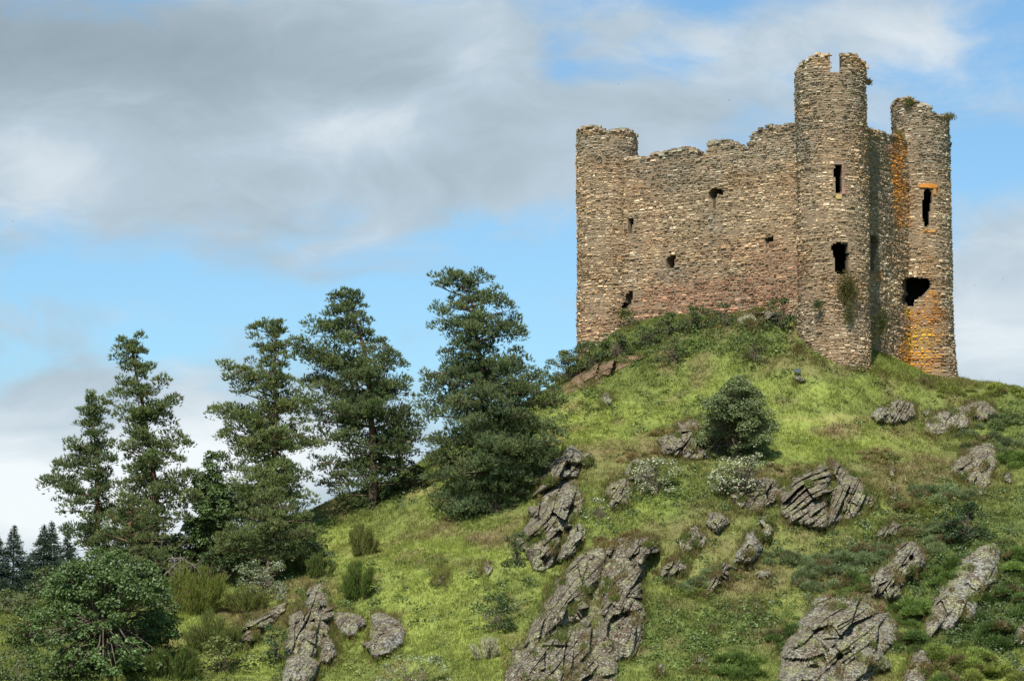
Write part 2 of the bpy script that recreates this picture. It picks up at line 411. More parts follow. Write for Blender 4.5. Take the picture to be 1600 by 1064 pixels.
    proud += .05 * fbm(np.stack([cs / 1.2, cz / 1.2, 0 * cs], -1), 77, 3)
    sl, sr, zb, zt = A[:, 0], A[:, 1], A[:, 2], A[:, 2] + A[:, 3]
    ins = np.minimum(.035, .2 * A[:, 3])
    V = []
    for (u, w, su, sw) in ((sl, zb, 1, 1), (sr, zb, -1, 1), (sr, zt, -1, -1), (sl, zt, 1, -1)):
        V.append(mapper(u, w, np.full(n, -.14)))
    for (u, w, su, sw) in ((sl, zb, 1, 1), (sr, zb, -1, 1), (sr, zt, -1, -1), (sl, zt, 1, -1)):
        V.append(mapper(u + su * (ins + np.abs(j(.055))), w + sw * (ins * .8 + np.abs(j(.04))), proud + j(.025)))
    V = np.stack(V, 1)
    o = np.arange(n)[:, None] * 8
    fq = np.array([[4, 5, 6, 7], [0, 1, 5, 4], [1, 2, 6, 5], [2, 3, 7, 6], [3, 0, 4, 7]])
    col = colour(cs, cz, stone_palette(n, rng))
    mb.add(V.reshape(-1, 3), q=(o[:, None] + fq[None]).reshape(-1, 4), c=np.repeat(col, 8, 0))

def tint(P, col, rng, rules):
    """weathering that belongs to the stones: grey lichen near the tops, red bands, orange lichen streaks"""
    px, py = to_px(P); n = len(P)
    col = col * (1 + .42 * fbm(P / 3.2, 71, 3))[:, None]; hs = fbm(P / 2.4 + 9, 72, 4)[:, None]; col = col * (1 + hs * np.array([[.10, -.01, -.13]]))
    nz = fbm(np.stack([px / 22, py / 14, 0 * px], -1), 5, 4); nf = fbm(np.stack([px / 6, py / 5, 0 * px], -1), 8, 3)
    for (x, y, rx, ry, c, a, mode) in rules:
        d = ((px + 5 * nz - x) / rx) ** 2 + ((py + 6 * nz - y) / ry) ** 2
        w = a * (1 - sstep(.3, 1.2, d + .6 * nz + .5 * nf))
        w = np.clip(w, 0, 1)[:, None] * rng.uniform(.55, 1.1, (n, 1)); w = w.clip(0, 1)
        c = np.array([c])
        col = col * (1 - w) + w * c * (col.mean(1, keepdims=True) / .28) if mode == 'mul' else col * (1 - w) + w * c * rng.uniform(.7, 1.2, (n, 1))
    return col

GREY = (.20, .20, .165); RED = (.31, .155, .092); ORNG = (.60, .25, .03); OCHRE = (.60, .38, .05)
RULES = [
    (930, 330, 60, 60, (.38, .30, .19), .5, 'mul'), (1100, 330, 120, 50, (.33, .28, .19), .45, 'mul'), (1300, 350, 60, 90, (.37, .30, .20), .55, 'mul'), (1440, 330, 50, 90, (.33, .26, .17), .4, 'mul'), (1300, 250, 60, 60, (.30, .21, .14), .4, 'mul'), (960, 250, 40, 30, (.30, .19, .12), .5, 'mul'), (925, 400, 30, 60, (.28, .21, .14), .4, 'mul'), (1060, 440, 60, 30, (.30, .19, .12), .5, 'mul'),
    (1462, 500, 20, 40, ORNG, .7, 'set'), (1425, 545, 14, 36, OCHRE, .8, 'set'), (1404, 300, 10, 70, ORNG, .8, 'set'), (1470, 450, 12, 40, (.40, .20, .07), .6, 'set'),
    (950, 215, 70, 45, GREY, .75, 'mul'), (1050, 262, 80, 42, GREY, .8, 'mul'), (1190, 215, 90, 60, GREY, .8, 'mul'), (1300, 150, 80, 75, GREY, .6, 'mul'), (1262, 260, 24, 90, GREY, .4, 'mul'),
    (1440, 200, 70, 60, GREY, .75, 'mul'), (1450, 245, 50, 40, GREY, .5, 'mul'), (1380, 330, 24, 200, GREY, .55, 'mul'), (1290, 500, 70, 50, GREY, .45, 'mul'), (1480, 430, 22, 120, GREY, .4, 'mul'),
    (990, 440, 14, 120, GREY, .4, 'mul'), (1048, 430, 26, 22, GREY, .7, 'mul'), (1115, 345, 14, 20, GREY, .7, 'mul'),
    (1120, 468, 150, 40, RED, 1., 'mul'), (1215, 425, 55, 50, RED, .85, 'mul'), (1020, 480, 40, 40, RED, .5, 'mul'), (930, 500, 40, 30, RED, .4, 'mul'), (1160, 390, 70, 25, RED, .3, 'mul'), (1310, 470, 50, 60, RED, .25, 'mul'),
    (1020, 300, 18, 90, RED, .35, 'mul'), (1405, 262, 13, 60, ORNG, 1.3, 'set'), (1436, 548, 34, 46, ORNG, 1., 'set'), (1412, 320, 16, 40, ORNG, .55, 'set'), (1392, 235, 14, 12, RED, .5, 'mul'),
    (1451, 292, 17, 6, ORNG, 1., 'set'), (1450, 362, 14, 4, ORNG, .8, 'set'), (1452, 420, 14, 40, ORNG, .35, 'set'), (1455, 470, 14, 30, ORNG, .9, 'set'), (1440, 490, 30, 14, ORNG, .95, 'set'), (1420, 488, 10, 8, OCHRE, 1., 'set'),
    (1440, 540, 26, 34, OCHRE, .9, 'set'), (1445, 560, 30, 24, ORNG, .7, 'set'), (1430, 578, 22, 14, ORNG, .6, 'set'), (1372, 435, 9, 14, ORNG, .6, 'set'), (1300, 105, 9, 10, RED, .5, 'mul'), (1340, 100, 18, 14, ORNG, .25, 'set'),
    (1285, 100, 20, 10, ORNG, .25, 'set'), (920, 205, 12, 8, ORNG, .3, 'set'), (970, 210, 20, 8, ORNG, .25, 'set'), (995, 290, 9, 12, ORNG, .35, 'set'), (1312, 308, 6, 5, OCHRE, .9, 'set'),
]
HOLES = [
    [(1304, 258), (1316, 256), (1317, 300), (1306, 303), (1304, 285), (1307, 280), (1303, 275)],
    [(1300, 381), (1308, 378), (1325, 380), (1328, 400), (1326, 428), (1316, 430), (1306, 426), (1304, 408), (1299, 388)],
    [(1442, 299), (1449, 294), (1457, 300), (1455, 322), (1452, 335), (1453, 352), (1444, 354), (1440, 330), (1442, 312)],
    [(1411, 437), (1420, 433), (1450, 434), (1456, 443), (1452, 452), (1440, 463), (1429, 470), (1427, 480), (1414, 478), (1409, 468), (1413, 458), (1410, 447)],
    [(1361, 368), (1368, 366), (1374, 378), (1370, 392), (1367, 408), (1367, 422), (1361, 426)],
    [(1106, 300), (1112, 293), (1124, 294), (1131, 298), (1128, 306), (1121, 304), (1117, 312), (1118, 328), (1113, 326), (1113, 312), (1107, 309)],
    [(1040, 404), (1050, 397), (1057, 399), (1054, 408), (1053, 418), (1044, 421), (1039, 413)],
    [(1194, 372), (1209, 367), (1208, 376), (1200, 380), (1196, 388)],
    [(980, 342), (989, 340), (988, 364), (981, 366)],
    [(977, 458), (989, 454), (988, 466), (984, 483), (972, 483)],
]
CAM = np.zeros(3)
castle = empty('ruined_castle', (25., 248., 24.))
tag(castle, 'roofless ruined stone castle with three round corner towers crowning the hill', 'castle')
C_OFF = np.array(castle.location)

def tower(name, label, cx, cy, R, zb, ztop, top_prof, flare, seed, back_drop, thick=.75):
    rng = np.random.default_rng(seed); mb = MB(); circ = 2 * np.pi * R
    def mapper(s, z, off):
        t = s / R; rad = R + off + flare[0] * np.clip((flare[1] - z) / flare[2], 0, 1.6) ** 1.6
        rad = rad + .06 * vnoise(np.stack([np.cos(t) * 1.5, np.sin(t) * 1.5, z / 2.5], -1), seed)
        return np.stack([cx + rad * np.cos(t), cy + rad * np.sin(t), z], -1) - C_OFF
    def keep(s, z):
        P = mapper(s, z, np.zeros(len(s))) + C_OFF; t = s / R
        nrm = np.stack([np.cos(t), np.sin(t), 0 * t], -1)
        front = (nrm * unit(CAM - P)).sum(1) > -.05
        px, py = to_px(P); hl = np.zeros(len(s), bool)
        for h in HOLES: hl |= inpoly(px, py, h)
        jag = 2.6 * vnoise(np.stack([px / 4., py / 4., 0 * px], -1), seed + 3)
        kf = py > interp_top(px, top_prof) + jag
        kb = z < ztop - back_drop + .5 * vnoise(np.stack([s / .8, 0 * s, 0 * s], -1), seed + 5)
        return np.where(front, kf, kb), hl & front
    def colour(s, z, col):
        return tint(mapper(s, z, np.zeros(len(s))) + C_OFF, col, rng, RULES)
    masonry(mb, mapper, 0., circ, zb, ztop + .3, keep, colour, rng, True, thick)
    # unseen floor slabs added to keep the openings dark: below the top, between storeys
    for zf in (ztop - back_drop - 1.0, zb + (ztop - zb) * .585, zb + (ztop - zb) * .345):
        th = np.linspace(0, 2 * np.pi, 40, endpoint=False); rad = R - .5
        ring = np.stack([cx + rad * np.cos(th), cy + rad * np.sin(th), np.full(40, zf)], -1) - C_OFF; low = ring - [0, 0, .5]
        v = np.concatenate([ring, low, [[cx - C_OFF[0], cy - C_OFF[1], zf + .2 - C_OFF[2]], [cx - C_OFF[0], cy - C_OFF[1], zf - .5 - C_OFF[2]]]])
        kk = np.arange(40); nx = (kk + 1) % 40
        mb.add(v, t=np.concatenate([np.stack([kk, nx, np.full(40, 80)], -1), np.stack([nx + 40, kk + 40, np.full(40, 81)], -1)]), q=np.stack([kk + 40, nx + 40, nx, kk], -1), c=(.10, .085, .065))
    o = mb.build(name, M_STONE, castle); tag(o, label)
    return o, mapper

def px_r(px, D): return (px - 800) / F * D
MID = (26.81, 240.0, 3.02); LEFT = (8.43, 254.0, 2.716); RIGHT = (36.04, 252.0, 2.55)
ZT = lambda py, D: float(at(np.float64(800), np.float64(py), np.float64(D))[2])
prof_mid = [(1240, 118), (1246, 106), (1252, 99), (1262, 93), (1275, 86), (1296.5, 85), (1297, 114), (1316, 116), (1316.5, 84), (1330, 86), (1340, 88), (1347, 96), (1355, 104), (1359, 110), (1365, 112)]
prof_left = [(898, 212), (905, 203), (915, 199), (928, 197), (936, 199), (950, 205), (962, 202), (978, 202), (990, 207), (998, 214), (1003, 216)]
prof_right = [(1392, 168), (1397, 160), (1406, 153), (1418, 153), (1428, 160), (1440, 162), (1455, 167), (1456, 175), (1470, 179), (1486, 184), (1492, 186)]
tw_mid, map_mid = tower('round_tower', 'tallest tower, nearest the viewer, with a notch in its broken parapet', *MID, 22.5, ZT(83, 237), prof_mid, (.22, 30.0, 6.0), 101, 3.4)
tw_left, map_left = tower('round_tower', 'plain tower above the pines with two narrow slits', *LEFT, 24.0, ZT(196, 251.3), prof_left, (.12, 32.0, 6.0), 102, 2.4)
tw_right, map_right = tower('round_tower', 'tower stained with orange lichen', *RIGHT, 22.0, ZT(151, 249.5), prof_right, (.62, 33.0, 7.5), 103, 3.6, .42)

def curtain(name, label, A, B, zb, ztop, prof, seed, thick=2.0, front=True, niche=2.0, lean=0.):
    A, B = np.array(A[:2]), np.array(B[:2]); L = float(np.linalg.norm(B - A)); d = (B - A) / L
    nrm = np.array([d[1], -d[0]]); rng = np.random.default_rng(seed); mb = MB()
    def mapper(s, z, off):
        w = .12 * vnoise(np.stack([s / 5, z / 5, 0 * s], -1), seed)
        p = A[None] + d[None] * s[:, None] + nrm[None] * (off + w)[:, None]
        return np.concatenate([p, z[:, None]], 1) - C_OFF
    def keep(s, z):
        P = mapper(s, z, np.zeros(len(s))) + C_OFF; px, py = to_px(P); hl = np.zeros(len(s), bool)
        if front:
            for h in HOLES: hl |= inpoly(px, py, h)
            return py > interp_top(px, prof) + 2.6 * vnoise(np.stack([px / 4., py / 4., 0 * px], -1), seed + 3), hl
        return z < ztop + 1.1 * fbm(np.stack([s / 2, 0 * s, 0 * s], -1), seed + 5), hl
    def colour(s, z, col): return tint(mapper(s, z, np.zeros(len(s))) + C_OFF, col, rng, RULES if front else [])
    masonry(mb, mapper, 0., L, zb, ztop + 1.0, keep, colour, rng, False, thick, hole_depth=niche, ds=.15 if front else .5)
    o = mb.build(name, M_STONE, castle); tag(o, label)
    return o, mapper

prof_wl = [(985, 246), (1010, 247), (1014, 243), (1035, 238), (1050, 234), (1062, 231), (1078, 233), (1084.5, 236), (1085, 252), (1089, 254), (1104, 240), (1107, 226), (1118, 220), (1130, 220), (1145, 223), (1155, 229), (1157, 238), (1168, 238), (1169, 222), (1180, 207), (1195, 199), (1215, 196), (1245, 194), (1260, 194)]
prof_wr = [(1350, 202), (1362, 203), (1375, 207), (1390, 211), (1400, 213), (1420, 216)]
def inset(A, B, k): return (A[0] + (B[0] - A[0]) * k, A[1] + (B[1] - A[1]) * k)
nA = np.array([-.608, -.794]) * 1.0
cw1, map_wl = curtain('curtain_wall', 'long sunlit wall with a stepped broken top', (LEFT[0] - .608 * .9 + .794 * 2.3, LEFT[1] - .794 * .9 - .608 * 2.3), (MID[0] - .608 * .9 - .794 * 2.6, MID[1] - .794 * .9 + .608 * 2.6), 25.0, ZT(190, 243), prof_wl, 201)
cw2, map_wr = curtain('curtain_wall', 'short wall between the tallest tower and the lichen stained tower', (MID[0] + .794 * .6 + .608 * 2.6, MID[1] - .608 * .6 + .794 * 2.6), (RIGHT[0] + .794 * .1 - .608 * 2.35, RIGHT[1] - .608 * .1 - .794 * 2.35), 22.0, ZT(200, 245), prof_wr, 202)
REAR = (RIGHT[0] + LEFT[0] - MID[0], RIGHT[1] + LEFT[1] - MID[1])
curtain('curtain_wall', 'rear wall behind the two far towers', (RIGHT[0] - .794 * 2.2, RIGHT[1] + .608 * 2.2), REAR, 20., 36., prof_wr, 203, front=False)
curtain('curtain_wall', 'rear wall beyond the plain tower', REAR, (LEFT[0] + .608 * 2.4, LEFT[1] + .794 * 2.4), 20., 36., prof_wl, 204, front=False)

def surround(parent, mapper, blocks, R, label, cx, cy, nm='window_surround'):
    """dressed stones set round an opening: each block given by photo corners on the tower face"""
    mb = MB(); rng = np.random.default_rng(5)
    for (x0, y0, x1, y1, c, pr) in blocks:
        V = []
        for off in (-.5, pr):
            for (x, y) in ((x0, y1), (x1, y1), (x1, y0), (x0, y0)):
                d = rays(np.float64(x), np.float64(y)); a_, b_ = d[0], d[1]
                A2 = a_ * a_ + b_ * b_; B2 = -2 * (a_ * cx + b_ * cy); C2 = cx * cx + cy * cy - (R + off) ** 2
                t = (-B2 - math.sqrt(max(B2 * B2 - 4 * A2 * C2, 0))) / (2 * A2)
                V.append(d * t + rng.normal(0, .012, 3) - C_OFF)
        V = np.array(V)
        mb.add(V, q=[[4, 5, 6, 7], [0, 1, 5, 4], [1, 2, 6, 5], [2, 3, 7, 6], [3, 0, 4, 7]], c=c)
    o = mb.build(nm, M_STONE, parent); tag(o, label); return o
RB = (.27, .15, .115)
surround(tw_mid, map_mid, [(1303, 252, 1319, 257, (.24, .17, .13), .10), (1315.4, 257.5, 1319.5, 268, RB, .09), (1315.6, 268.5, 1319.8, 279, (.23, .135, .10), .08), (1315.5, 279.5, 1320, 293, (.25, .16, .12), .1), (1315.4, 293.5, 1321, 303, (.36, .19, .15), .11), (1306, 303.8, 1315, 311, (.42, .31, .12), .10)], MID[2], 'reddish dressed stones framing the upper slit', MID[0], MID[1])
surround(tw_right, map_right, [(1437, 287, 1452, 293, (.52, .22, .05), .16), (1451.5, 288, 1465, 294, (.46, .19, .04), .18), (1458, 293.5, 1463, 304, (.42, .2, .06), .1)], RIGHT[2], 'orange stained lintel of the tall opening', RIGHT[0], RIGHT[1], 'lintel')
surround(tw_right, map_right, [(1443, 358, 1462, 363, (.44, .24, .08), .1)], RIGHT[2], 'orange stained sill of the tall opening', RIGHT[0], RIGHT[1], 'sill')

# ------------------------------------------------------------------ rocks
def poly_radius(poly, c, th):
    P = np.array(poly, float) - c; Q = np.roll(P, -1, 0); r = np.zeros(len(th))
    dx, dy = np.cos(th), np.sin(th)
    for (a, b) in zip(P, Q):
        e = b - a; den = dx * e[1] - dy * e[0]
        with np.errstate(divide='ignore', invalid='ignore'):
            t = (a[0] * e[1] - a[1] * e[0]) / den; u = (a[0] * dy - a[1] * dx) / den
        ok = (np.abs(den) > 1e-9) & (t > 0) & (u >= -1e-6) & (u <= 1 + 1e-6)
        r = np.where(ok, np.maximum(r, t), r)
    return np.maximum(r, 2.)

EDGES = []; TURF = []
def rock(name, label, cat, lobes, col=(.27, .26, .225), group=None, seed=1, mat=None):
    mb = MB(); base = None
    for n_, lb in enumerate(lobes):
        poly = np.array(lb['p'], float); c = np.array(lb.get('c', poly.mean(0)), float)
        span = max(np.ptp(poly[:, 0]), np.ptp(poly[:, 1]))
        nt_, ns_ = (200, 64) if span > 90 else (130, 40) if span > 40 else (64, 18)
        th = np.linspace(0, 2 * np.pi, nt_, endpoint=False); R = poly_radius(poly, c, th)
        sd = seed * 13 + n_
        rj = np.random.default_rng(sd + 5); nk = max(9, int(span / 5)); kn = np.sort(rj.uniform(0, 2 * np.pi, nk)); kv = rj.uniform(-1, 1, nk); R = R * 1.03 + lb.get('j', 1.) * min(7.5, span * .075) * np.interp(th, np.concatenate([kn - 2 * np.pi, kn, kn + 2 * np.pi]), np.tile(kv, 3)) + min(2., span * .03) * fbm(np.stack([np.cos(th) * R / 4, np.sin(th) * R / 4, 0 * th], -1), sd, 3); EDGES.append((c[0] + R * np.cos(th), c[1] + R * np.sin(th), span))
        s = np.linspace(0, 1, ns_ + 1)[1:] ** .75
        px = c[0] + np.outer(s, R * np.cos(th)); py = c[1] + np.outer(s, R * np.sin(th))
        px = np.concatenate([[c[0]], px.ravel()]); py = np.concatenate([[c[1]], py.ravel()]); ss = np.concatenate([[0], np.repeat(s, nt_)])
        D = hit(px, py); good = ~np.isnan(D); D[~good] = np.nanmax(D) if good.any() else 230.
        m = F / np.nanmean(D); x, y = (px - c[0]) / m, (py - c[1]) / m
        W = span / m; H = 1.18 * lb.get('h', min(2.4, .36 * W)); a = math.radians(lb.get('a', 56))
        Q3 = np.stack([x, y, 0 * x], -1); wob = fbm(Q3 / 1.8 + 3.3, sd, 4)
        qn = x * math.sin(a) + y * math.cos(a) + min(1., W / 4) * (.22 * wob + .7 * fbm(Q3 / 4.5, sd + 9, 2)); pa = x * math.cos(a) - y * math.sin(a) + .25 * fbm(Q3 / .9 + 9, sd + 2, 3)
        l1 = lb.get('l', max(.35, min(1.5, W * .26))); A1 = lb.get('A', l1 * .42) * .72
        f1 = qn / l1; f1 = f1 + .75 * vnoise(np.stack([f1 * .8, 0 * f1 + sd, 0 * f1], -1), sd + 31); saw1 = f1 - np.floor(f1); st1 = _h(np.floor(f1).astype(int), np.floor(pa / (l1 * 1.9) + .37 * np.floor(f1)).astype(int), 0 * x.astype(int), sd)
        l2 = l1 * .36; f2 = qn / l2; saw2 = f2 - np.floor(f2); st2 = _h(np.floor(f2).astype(int), np.floor(pa / (l2 * 2.4) + .61 * np.floor(f2)).astype(int), 0 * x.astype(int), sd + 1)
        body = np.clip(1 - ss ** 2.3, 0, 1) ** .6
        h = lb.get('e', .28) + body * (H + A1 * (saw1 - .5) + A1 * 1.25 * (st1 - .5) + .5 * A1 * (saw2 - .5) + .55 * A1 * (st2 - .5)) + .20 * fbm(Q3 / .4, sd + 4, 4, .65) * min(1, W / 3)
        cell = max(.3, min(1.7, W * .22)); rg = np.random.default_rng(sd + 50); ncell = int(np.clip(len(x) and 1.3 * np.ptp(x) * np.ptp(y) / cell ** 2, 6, 160))
        sx, sy = rg.uniform(x.min(), x.max(), ncell), rg.uniform(y.min(), y.max(), ncell); sa, ca = math.sin(a), math.cos(a)
        xw, yw = x + .18 * cell * wob, y - .18 * cell * wob
        dn = ((xw[:, None] - sx) * sa + (yw[:, None] - sy) * ca) * 1.7; dp = (xw[:, None] - sx) * ca - (yw[:, None] - sy) * sa
        d2 = dn ** 2 + dp ** 2; w1 = d2.argmin(1); gx, gy, g0 = rg.normal(0, .72, ncell), rg.normal(.1, .72, ncell), rg.uniform(-.6, .6, ncell) * cell
        h = h + body * (gx[w1] * dn[np.arange(len(x)), w1] / 1.7 + gy[w1] * dp[np.arange(len(x)), w1] + g0[w1]) * lb.get('f', 1.)
        for (ux, uy, ur, ud) in lb.get('dent', []):
            h = h - ud * (1 - sstep(.4, 1., np.hypot((px - ux) / ur[0], (py - uy) / ur[1])))
        h = np.maximum(h, .14); P = at(px, py, D - h)
        skirt = at(px[-nt_:], py[-nt_:], D[-nt_:] + 1.2)
        tm = fbm(np.stack([px / 16, py / 12, 0 * px], -1), sd + 70, 3); cand = np.where((tm > .34) & (ss > .3) | (tm > .0) & (ss > .84) & (py < c[1]) & (span > 45))[0]
        if len(cand) and cat == 'rock': rj2 = np.random.default_rng(sd + 8); TURF.append(P[rj2.choice(cand, min(len(cand), int(span * 3)))])
        if base is None:
            bi = int(np.argmax(py)); base = P[bi] + 0
        V = np.concatenate([P, skirt]) - base
        k = np.arange(nt_); nx = (k + 1) % nt_
        tri = np.stack([np.zeros(nt_, int), 1 + nx, 1 + k], -1)
        rows = np.arange(ns_)[:, None] * nt_ + 1
        quad = np.stack([rows + k, rows + nx, rows + nt_ + nx, rows + nt_ + k], -1).reshape(-1, 4)
        cc = np.array([lb.get('col', col)]) * (1 + .18 * fbm(Q3 / .8, sd + 7, 3))[:, None]
        mb.add(V, t=tri, q=quad, c=np.concatenate([cc, cc[-nt_:]]))
    o = mb.build(name, mat or M_ROCK); o.location = base; tag(o, label, cat, group)
    return o

G_OUT = 'schist outcrops breaking through the hillside'
BR = (.26, .20, .14); PALE = (.31, .285, .205); PK = (.27, .225, .15)
rock('rock_outcrop', 'tall leaning schist outcrop at the foot of the tallest pine', 'rock', [
    {'p': [(808, 843), (826, 802), (841, 772), (866, 745), (896, 740), (910, 769), (903, 800), (885, 825), (872, 850), (864, 878), (833, 891), (821, 873)], 'h': 2.2, 'f': 1.2, 'dent': [(893, 800, (16, 14), 1.0), (872, 836, (16, 10), .8)]},
    {'p': [(892, 694), (906, 706), (911, 726), (905, 745), (885, 750), (862, 760), (838, 775), (830, 777), (841, 757), (854, 731), (874, 713)], 'h': 2.9, 'l': 1.3, 'A': .8, 'dent': [(893, 730, (16, 10), 1.3)]},
    {'p': [(905, 816), (916, 826), (917, 840), (900, 862), (878, 876), (866, 880), (876, 852), (890, 828)], 'h': 1.3},
    {'p': [(905, 706), (924, 708), (930, 716), (918, 730), (910, 728)], 'h': .7}], PALE, G_OUT, 1)
rock('rock_outcrop', 'largest jagged schist crag with dark clefts, mossy on its top knob', 'rock', [
    {'p': [(940, 852), (1005, 845), (1010, 880), (998, 910), (1004, 990), (985, 1020), (955, 1040), (955, 1085), (800, 1085), (812, 1010), (850, 945), (895, 885)], 'h': .7, 'A': .4, 'l': .9, 'dent': [(930, 948, (17, 46), 2.0), (905, 1000, (40, 10), 1.0)]},
    {'p': [(937, 853), (900, 876), (881, 897), (857, 929), (844, 951), (831, 983), (820, 1007), (848, 1006), (880, 985), (905, 962), (925, 925), (940, 895), (950, 865)], 'h': 2.9, 'l': 1.6, 'A': .7, 'f': .8, 'dent': [(932, 945, (12, 34), 2.2), (868, 975, (10, 22), .8)]},
    {'p': [(799, 1012), (822, 1003), (850, 1000), (890, 982), (930, 982), (955, 1005), (960, 1044), (955, 1085), (780, 1085), (791, 1047)], 'h': 2.0, 'dent': [(815, 1010, (14, 10), 1.2), (865, 1012, (40, 6), .8)]},
    {'p': [(946, 858), (967, 838), (1000, 840), (1012, 880), (996, 905), (1005, 953), (1004, 993), (991, 1023), (955, 1030), (930, 1000), (940, 930)], 'h': 1.7, 'l': .8, 'A': .5, 'dent': [(936, 945, (13, 44), 2.4), (978, 888, (20, 11), 1.3), (958, 922, (8, 18), 1.2), (975, 960, (8, 14), .8)]},
    {'p': [(990, 838), (1012, 834), (1027, 840), (1025, 862), (1010, 880), (1000, 905), (988, 900), (980, 865)], 'h': 2.6, 'col': BR}], PK, G_OUT, 2)
rock('standing_rock', 'upright lichen spotted rock tower beside two round grey boulders', 'rock', [
    {'p': [(482, 918), (497, 918), (509, 925), (516, 935), (520, 951), (517, 965), (517, 986), (505, 1005), (490, 1030), (468, 1022), (451, 1022), (445, 1006), (448, 986), (455, 965), (462, 945), (471, 940), (475, 928)], 'h': 2.2, 'a': 72, 'dent': [(506, 955, (11, 12), 1.1)]},
    {'p': [(503, 996), (513, 993), (519, 1002), (525, 1023), (517, 1034), (500, 1034)], 'h': 1.4, 'a': 72}], PALE, G_OUT, 3)
rock('boulder', 'pale squat boulder in front of the upright rock tower', 'boulder', [{'p': [(473, 1019), (485, 1025), (500, 1037), (494, 1053), (482, 1072), (440, 1072), (443, 1046), (449, 1026)], 'h': 2.4, 'A': .22, 'f': .4, 'j': .4}], (.46, .45, .36), 'grey boulders on the grass slope', 4)
rock('boulder', 'grey boulder touching the upright rock tower', 'boulder', [{'p': [(520, 955), (532, 957), (548, 956), (563, 959), (573, 966), (573, 976), (562, 984), (557, 994), (545, 996), (532, 989), (523, 975)], 'h': 1.3, 'A': .2, 'l': .7, 'f': .4, 'j': .4}], (.34, .33, .32), 'grey boulders on the grass slope', 5)
rock('boulder', 'round grey boulder with grass on every side, beyond the upright rock tower', 'boulder', [{'p': [(579, 960), (591, 955), (610, 962), (625, 972), (633, 989), (630, 1003), (620, 1014), (606, 1023), (586, 1026), (579, 1010), (577, 991), (581, 977)], 'h': 1.5, 'A': .2, 'l': .8, 'f': .4, 'j': .4},
    {'p': [(563, 1003), (578, 998), (592, 1015), (590, 1030), (582, 1026), (572, 1014)], 'h': .9, 'A': .15}], (.34, .33, .32), 'grey boulders on the grass slope', 6)
rock('rock_slab', 'low slab with a mossy top below the silvery shrub', 'rock', [{'p': [(449, 938), (422, 952), (391, 967), (367, 982), (343, 998), (343, 1011), (373, 1007), (388, 1012), (396, 999), (419, 976), (446, 953)], 'h': 1.4, 'a': 34, 'l': .9, 'A': .5, 'dent': [(385, 1006, (8, 7), .9)]}], BR, G_OUT, 7)
rock('rock_outcrop', 'outcrop of tilted dark ledges under the white flowering shrub', 'rock', [
    {'p': [(1297, 717), (1304, 730), (1300, 760), (1296, 800), (1290, 821), (1262, 822), (1230, 822), (1216, 802), (1222, 770), (1236, 742), (1265, 731), (1288, 731)], 'h': 2.0, 'a': 27, 'l': 1.15, 'A': 1.9, 'f': .35},
    {'p': [(1296, 717), (1310, 720), (1317, 732), (1330, 742), (1350, 752), (1360, 762), (1362, 790), (1340, 802), (1320, 810), (1294, 821), (1300, 780), (1303, 750)], 'h': 1.9, 'a': 66, 'l': .9, 'A': .9, 'f': .5}], BR, G_OUT, 8)
rock('rock_outcrop', 'broad rounded crag streaked yellow and grey with dead grass at its top', 'rock', [{'p': [(1300, 930), (1317, 927), (1340, 932), (1360, 932), (1375, 950), (1397, 970), (1400, 995), (1385, 1020), (1385, 1037), (1360, 1060), (1352, 1085), (1212, 1085), (1225, 1032), (1227, 1012), (1242, 985), (1257, 960), (1272, 940)], 'h': 2.6, 'a': 40, 'l': 1.7, 'A': .5, 'dent': [(1300, 1000, (20, 5), .6), (1270, 1045, (14, 10), .9), (1312, 1025, (7, 7), .8)]}], PALE, G_OUT, 9)
rock('rock_outcrop', 'knobbly rock pillar above the broad rounded crag', 'rock', [
    {'p': [(1426, 844), (1440, 855), (1447, 870), (1445, 887), (1432, 905), (1415, 908), (1400, 900), (1396, 875), (1400, 857), (1412, 847)], 'h': 2.0, 'dent': [(1424, 873, (5, 8), .8), (1436, 896, (12, 10), .8)]},
    {'p': [(1395, 876), (1410, 890), (1415, 908), (1407, 930), (1392, 940), (1365, 930), (1355, 910), (1375, 892)], 'h': 1.5}], PALE, G_OUT, 10)
rock('leaning_rock', 'smooth grey pointed rock slab leaning out of dark brambles', 'rock', [{'p': [(1552, 849), (1562, 860), (1560, 890), (1555, 907), (1535, 925), (1525, 950), (1522, 965), (1500, 972), (1492, 982), (1465, 984), (1455, 996), (1447, 990), (1446, 975), (1455, 950), (1467, 927), (1477, 902), (1495, 875), (1510, 871), (1530, 857)], 'h': 1.8, 'a': 58, 'l': 2.4, 'A': .3, 'f': .3, 'j': .3}], (.37, .36, .31), G_OUT, 11)
rock('rock_slab', 'narrow grey slab below the smooth pointed rock', 'rock', [{'p': [(1450, 1003), (1457, 1015), (1452, 1045), (1440, 1080), (1408, 1080), (1417, 1040), (1430, 1017)], 'h': 1.3, 'l': 1.2, 'A': .2, 'f': .3, 'j': .3}], (.35, .34, .31), G_OUT, 12)
rock('rock_outcrop', 'grainy sloping rock face under a heath hummock', 'rock', [{'p': [(1546, 690), (1560, 695), (1555, 712), (1563, 722), (1551, 739), (1548, 756), (1534, 774), (1522, 762), (1512, 752), (1500, 745), (1487, 738), (1490, 722), (1500, 708), (1517, 698)], 'h': 1.2, 'l': .6, 'A': .22, 'f': .5, 'j': .5}], PK, G_OUT, 13)
rock('boulder', 'speckled boulder alone on the grass beneath the lichen stained tower', 'boulder', [{'p': [(1402, 623), (1416, 624), (1426, 634), (1428, 647), (1416, 659), (1394, 662), (1370, 658), (1363, 649), (1370, 637), (1390, 632)], 'h': 1.3, 'l': .7, 'A': .35, 'dent': [(1387, 644, (6, 6), .6)]}], PALE, G_OUT, 14)
